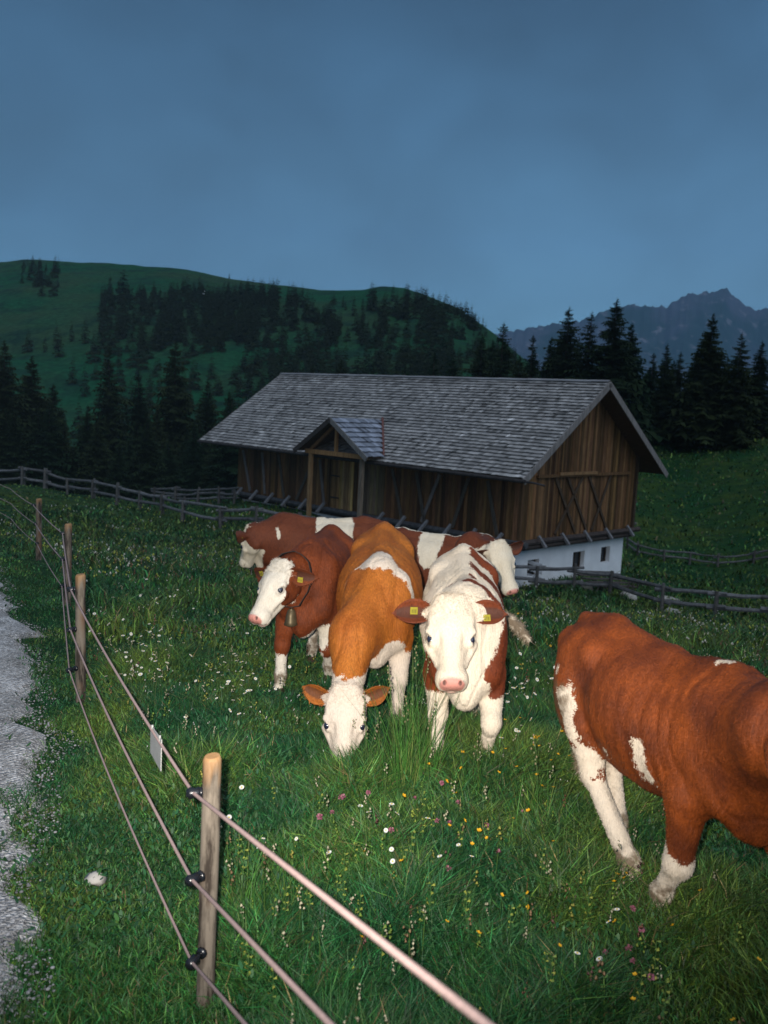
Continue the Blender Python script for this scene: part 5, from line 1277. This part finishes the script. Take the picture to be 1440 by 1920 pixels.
heads(4200, 4.5, 16, .9, 'tiny white blossoms low in the sward', [(.60, .60, .55), (.5, .5, .42)], cl=.0, seed=14.0, per=2, size=.0042, stem=False, hr=(.12, .22), clo=1.4)
# individual flowers
def flower_mesh(kind):
    m_ = MB(); r_ = random.Random(kind)
    if kind == 'daisy':
        n = 12
        for k in range(n):
            a = 2 * math.pi * k / n; c, s_ = math.cos(a), math.sin(a); R0, R1 = .006, .021
            w = .0040; m_.add([(c * R0 - s_ * w * .5, s_ * R0 + c * w * .5, 0), (c * R0 + s_ * w * .5, s_ * R0 - c * w * .5, 0), (c * R1 * .8 + s_ * w, s_ * R1 * .8 - c * w, .002), (c * R1, s_ * R1, -.001), (c * R1 * .8 - s_ * w, s_ * R1 * .8 + c * w, .002)], [(0, 1, 2, 3, 4)], (.62, .62, .58))
        v = IV * np.array([.007, .007, .004]) + np.array([0, 0, .002]); m_.add(v, IF, (.62, .42, .03))
    elif kind == 'buttercup':
        for k in range(5):
            a = 2 * math.pi * k / 5; c, s_ = math.cos(a), math.sin(a); w = .007
            m_.add([(0, 0, 0), (c * .008 + s_ * w, s_ * .008 - c * w, .004), (c * .014, s_ * .014, .008), (c * .008 - s_ * w, s_ * .008 + c * w, .004)], [(0, 1, 2, 3)], (.60, .32, .01))
        m_.add(IV * .003 + np.array([0, 0, .004]), IF, (.55, .35, .02))
    elif kind == 'clover':
        for k in range(26):
            a, b = r_.random() * 6.28, r_.random() * 1.9; d = np.array([math.cos(a) * math.sin(b), math.sin(a) * math.sin(b), math.cos(b)]) * .013; p_ = np.cross(d, [0, 0, 1.]) + 1e-4; p_ = p_ / np.linalg.norm(p_) * .003
            m_.add([d * .2 - p_ * .5, d * .2 + p_ * .5, d + p_, d * 1.15, d - p_], [(0, 1, 2, 3, 4)], (.26, .08, .12) if k % 3 else (.34, .17, .19))
    elif kind == 'rattle':
        for k in range(9):
            a = k * 2.4; z = -.012 * k; d = np.array([math.cos(a), math.sin(a), .2]) * .014
            m_.add([(0, 0, z), (d[0] - d[1] * .35, d[1] + d[0] * .35, z + .004), (d[0], d[1], z + .010), (d[0] + d[1] * .35, d[1] - d[0] * .35, z)], [(0, 1, 2, 3)], (.26, .28, .05) if k % 2 else (.14, .20, .04))
    return m_
def stem_mesh(h, r=.0012, leafy=True):
    m_ = MB(); m_.tube([(0, 0, -.02), (.004, .003, h * .5), (0, 0, h)], r, 5, (.05, .12, .03))
    if leafy:
        for z, a in ((.3, .5), (.55, 2.8)):
            c, s_ = math.cos(a), math.sin(a); m_.add([(0, 0, h * z), (c * .02 - s_ * .004, s_ * .02 + c * .004, h * z + .012), (c * .045, s_ * .045, h * z + .006), (c * .02 + s_ * .004, s_ * .02 - c * .004, h * z + .008)], [(0, 1, 2, 3)], (.03, .10, .025))
    return m_
FL = {}
def flower(kind, x, y, h, label, group, s=1.0):
    if kind not in FL:
        r = empty(kind); mb = flower_mesh(kind); b = mb.build('blossom', M_GRASS, r); st = stem_mesh(1.0); st.v = [(q[0], q[1], q[2]) for q in st.v]; so = st.build('stem', M_GRASS, r); FL[kind] = [r, False]
    r, used = FL[kind]; o = r if not used else copy_tree(r); FL[kind][1] = True
    o.location = (x, y, h1(x, y)); o.rotation_euler = (0, 0, random.random() * 6.28)
    for ch in o.children:
        if ch.name.startswith('stem'): ch.scale = (s, s, h)
        else:
            ch.location = (0, 0, h); ch.scale = (s, s, s); ch.rotation_euler = (random.gauss(.25, .35), random.gauss(0, .35), 0) if kind != 'rattle' else (0, 0, 0)
    tag(o, label, 'flower', group)
def meadow_xy(px, py, hh=.0):
    """ground point whose flower head at height hh is seen at the pixel"""
    d = 3.0
    lo, hi = 1.5, 60
    for _ in range(40):
        d = (lo + hi) / 2; p = at(px, py, d)
        if p[2] > h1(p[0], p[1]) + hh: lo = d
        else: hi = d
    return p
rf_ = random.Random(21)
def spray(kind, n, region, label, group, hr=(.16, .28), s=(.8, 1.15)):
    for i in range(n):
        c = region[rf_.randrange(len(region))]; px = rf_.gauss(c[0], c[2]); py = rf_.gauss(c[1], c[3]); h = rf_.uniform(*hr)
        p = meadow_xy(px, py, h)
        if p[0] < np.interp(p[1], [0, 2.7, 5.97, 9.28, 12.9, 30], [-.2, -.48, -2.02, -3.27, -4.95, -14]) + .1: continue
        dist = math.hypot(p[0], p[1]); flower(kind, p[0], p[1], h, label, group, rf_.uniform(*s) * (1 + .06 * max(0, dist - 4)))
spray('daisy', 70, [(240, 1200, 45, 26), (265, 1250, 40, 14), (290, 1190, 60, 40)], 'white daisy in the thick daisy patch beside the rope fence left of the cows', 'daisies in the patch by the fence', s=(.4, .7))
spray('daisy', 60, [(430, 1300, 40, 30), (480, 1230, 40, 40), (350, 1100, 90, 70), (420, 1270, 30, 20)], 'white daisy growing in front of the dark red cow', 'daisies left of the cows', s=(.38, .65))
spray('daisy', 34, [(970, 1290, 25, 12), (1000, 1250, 40, 40), (975, 1340, 25, 40)], 'white daisy between the striped cow and the chestnut cow', 'daisies right of the striped cow', s=(.4, .7))
spray('daisy', 22, [(690, 1560, 60, 50), (780, 1570, 90, 40), (1080, 1740, 60, 60), (500, 1480, 60, 60)], 'white daisy in the near meadow below the cows', 'daisies in the near meadow', s=(.4, .65))
spray('buttercup', 70, [(990, 1420, 60, 40), (940, 1480, 80, 60), (970, 1200, 50, 60), (800, 1600, 150, 90), (1200, 1700, 120, 100)], 'yellow buttercup shining in the meadow right of the cows', 'buttercups in the meadow', s=(.55, .9))
spray('clover', 22, [(625, 1510, 30, 20), (850, 1520, 40, 30), (900, 1570, 60, 30), (1180, 1780, 100, 60)], 'pink clover head in the near meadow', 'clovers in the near meadow', hr=(.10, .2))
spray('rattle', 40, [(770, 1530, 60, 60), (850, 1650, 120, 70), (1100, 1800, 150, 70), (480, 1640, 30, 70), (620, 1650, 60, 60)], 'greenish yellow flower spike in the near meadow', 'yellow flower spikes in the near meadow', hr=(.18, .3))

# tall rush-like grass tuft in front of the grazing cow's foreleg
def tuft(px, py, d, n, hr, label, spread=.09, seedheads=0, lean=.35, seed=0, wmul=1.0):
    r_ = np.random.default_rng(seed); p = at(px, py, d); bx_, by_ = p[0], p[1]; bz_ = h1(bx_, by_)
    root = empty('tall_grass', (bx_, by_, bz_), label=label, cat='grass tuft')
    m_ = MB()
    for i in range(n):
        a = r_.random() * 6.28; rr = spread * math.sqrt(r_.random()); x0, y0 = math.cos(a) * rr, math.sin(a) * rr; h = r_.uniform(*hr); le = r_.normal(0, lean * .5) , r_.normal(0, lean * .4)
        g = r_.uniform(.6, 1.4); col = (.045 * g, .14 * g, .022 * g) if r_.random() < .75 else (.12 * g, .17 * g, .04 * g); w = r_.uniform(.0016, .0034) * wmul; q = []; th_ = r_.random() * 3.14
        for k in range(6):
            t = k / 5; q.append(np.array([x0 + le[0] * h * t ** 1.8, y0 + le[1] * h * t ** 1.8, h * t - .02]))
        vs_ = []; fs_ = []
        for k, c in enumerate(q):
            ww = w * (1 - .8 * k / 5); vs_ += [c + np.array([math.cos(th_) * ww, math.sin(th_) * ww, 0]), c - np.array([math.cos(th_) * ww, math.sin(th_) * ww, 0])]
        for k in range(5): fs_.append((2 * k, 2 * k + 1, 2 * k + 3, 2 * k + 2))
        m_.add(vs_, fs_, col)
    m_.build('blades', M_GRASS, root)['kind'] = 'stuff'
    for i in range(seedheads):
        a = r_.random() * 6.28; rr = spread * r_.random(); x0, y0 = math.cos(a) * rr, math.sin(a) * rr; h = r_.uniform(hr[1] * .85, hr[1] * 1.2); lx = r_.normal(0, .10)
        s_ = MB(); q = [np.array([x0, y0, 0]), np.array([x0 + lx * .3, y0, h * .5]), np.array([x0 + lx, y0, h])]; s_.tube(q, [.0016, .0014, .0009], 5, (.06, .12, .03))
        for k in range(9):
            z = h - k * .017; c = q[2] * (z / h) + q[0] * (1 - z / h); s_.add(IV * np.array([.0045, .0045, .007]) + c + np.array([r_.normal(0, .006), r_.normal(0, .006), 0]), IF, (.14, .16, .07) if k % 2 else (.20, .16, .09))
        s_.build('seed_stalk', M_GRASS, root)
tuft(775, 1445, 4.75, 150, (.35, .72), 'tall green grass tuft standing between the grazing cow and the walking cow', .13, 3, .42, 1)
tuft(745, 1460, 4.60, 60, (.25, .60), 'tall grass tuft just right of the grazing cow muzzle', .10, 3, .5, 2)
tuft(700, 1420, 4.65, 10, (.3, .5), 'thin grass stalks with seed heads rising beside the grazing cow face', .08, 3, .3, 3)
tuft(1010, 1520, 4.3, 60, (.2, .42), 'medium grass tuft between the walking cow and the chestnut cow', .12, 1, .5, 4)
tuft(500, 1640, 3.5, 90, (.15, .34), 'dense fresh green tuft right of the nearest fence post', .12, 0, .5, 5)
tuft(1120, 1690, 3.65, 30, (.15, .32), 'grass tuft with dark heads at the hind hoof of the chestnut cow', .07, 2, .5, 6)
tuft(890, 1470, 4.55, 40, (.15, .34), 'grass tuft under the hooves of the walking cow', .12, 1, .5, 7)

# ------------------------------------------------------------------ haze
mh = bpy.data.materials.new('haze'); mh.use_nodes = True; nt = mh.node_tree; nt.nodes.clear()
out = nt.nodes.new('ShaderNodeOutputMaterial'); pv = nt.nodes.new('ShaderNodeVolumePrincipled')
pv.inputs['Color'].default_value = (.38, .66, 1, 1); pv.inputs['Density'].default_value = .000065; pv.inputs['Anisotropy'].default_value = 0
L(nt, pv.outputs[0], out.inputs['Volume'])
m_ = MB(); m_.box((-8500, -8500, -160), (17000, 0, 0), (0, 17000, 0), (0, 0, 1200))
hz_ = m_.build('haze', mh); hz_['kind'] = 'stuff'; hz_['label'] = 'thin blue evening haze in the valley air'; hz_['category'] = 'haze'
SC.cycles.volume_bounces = 0
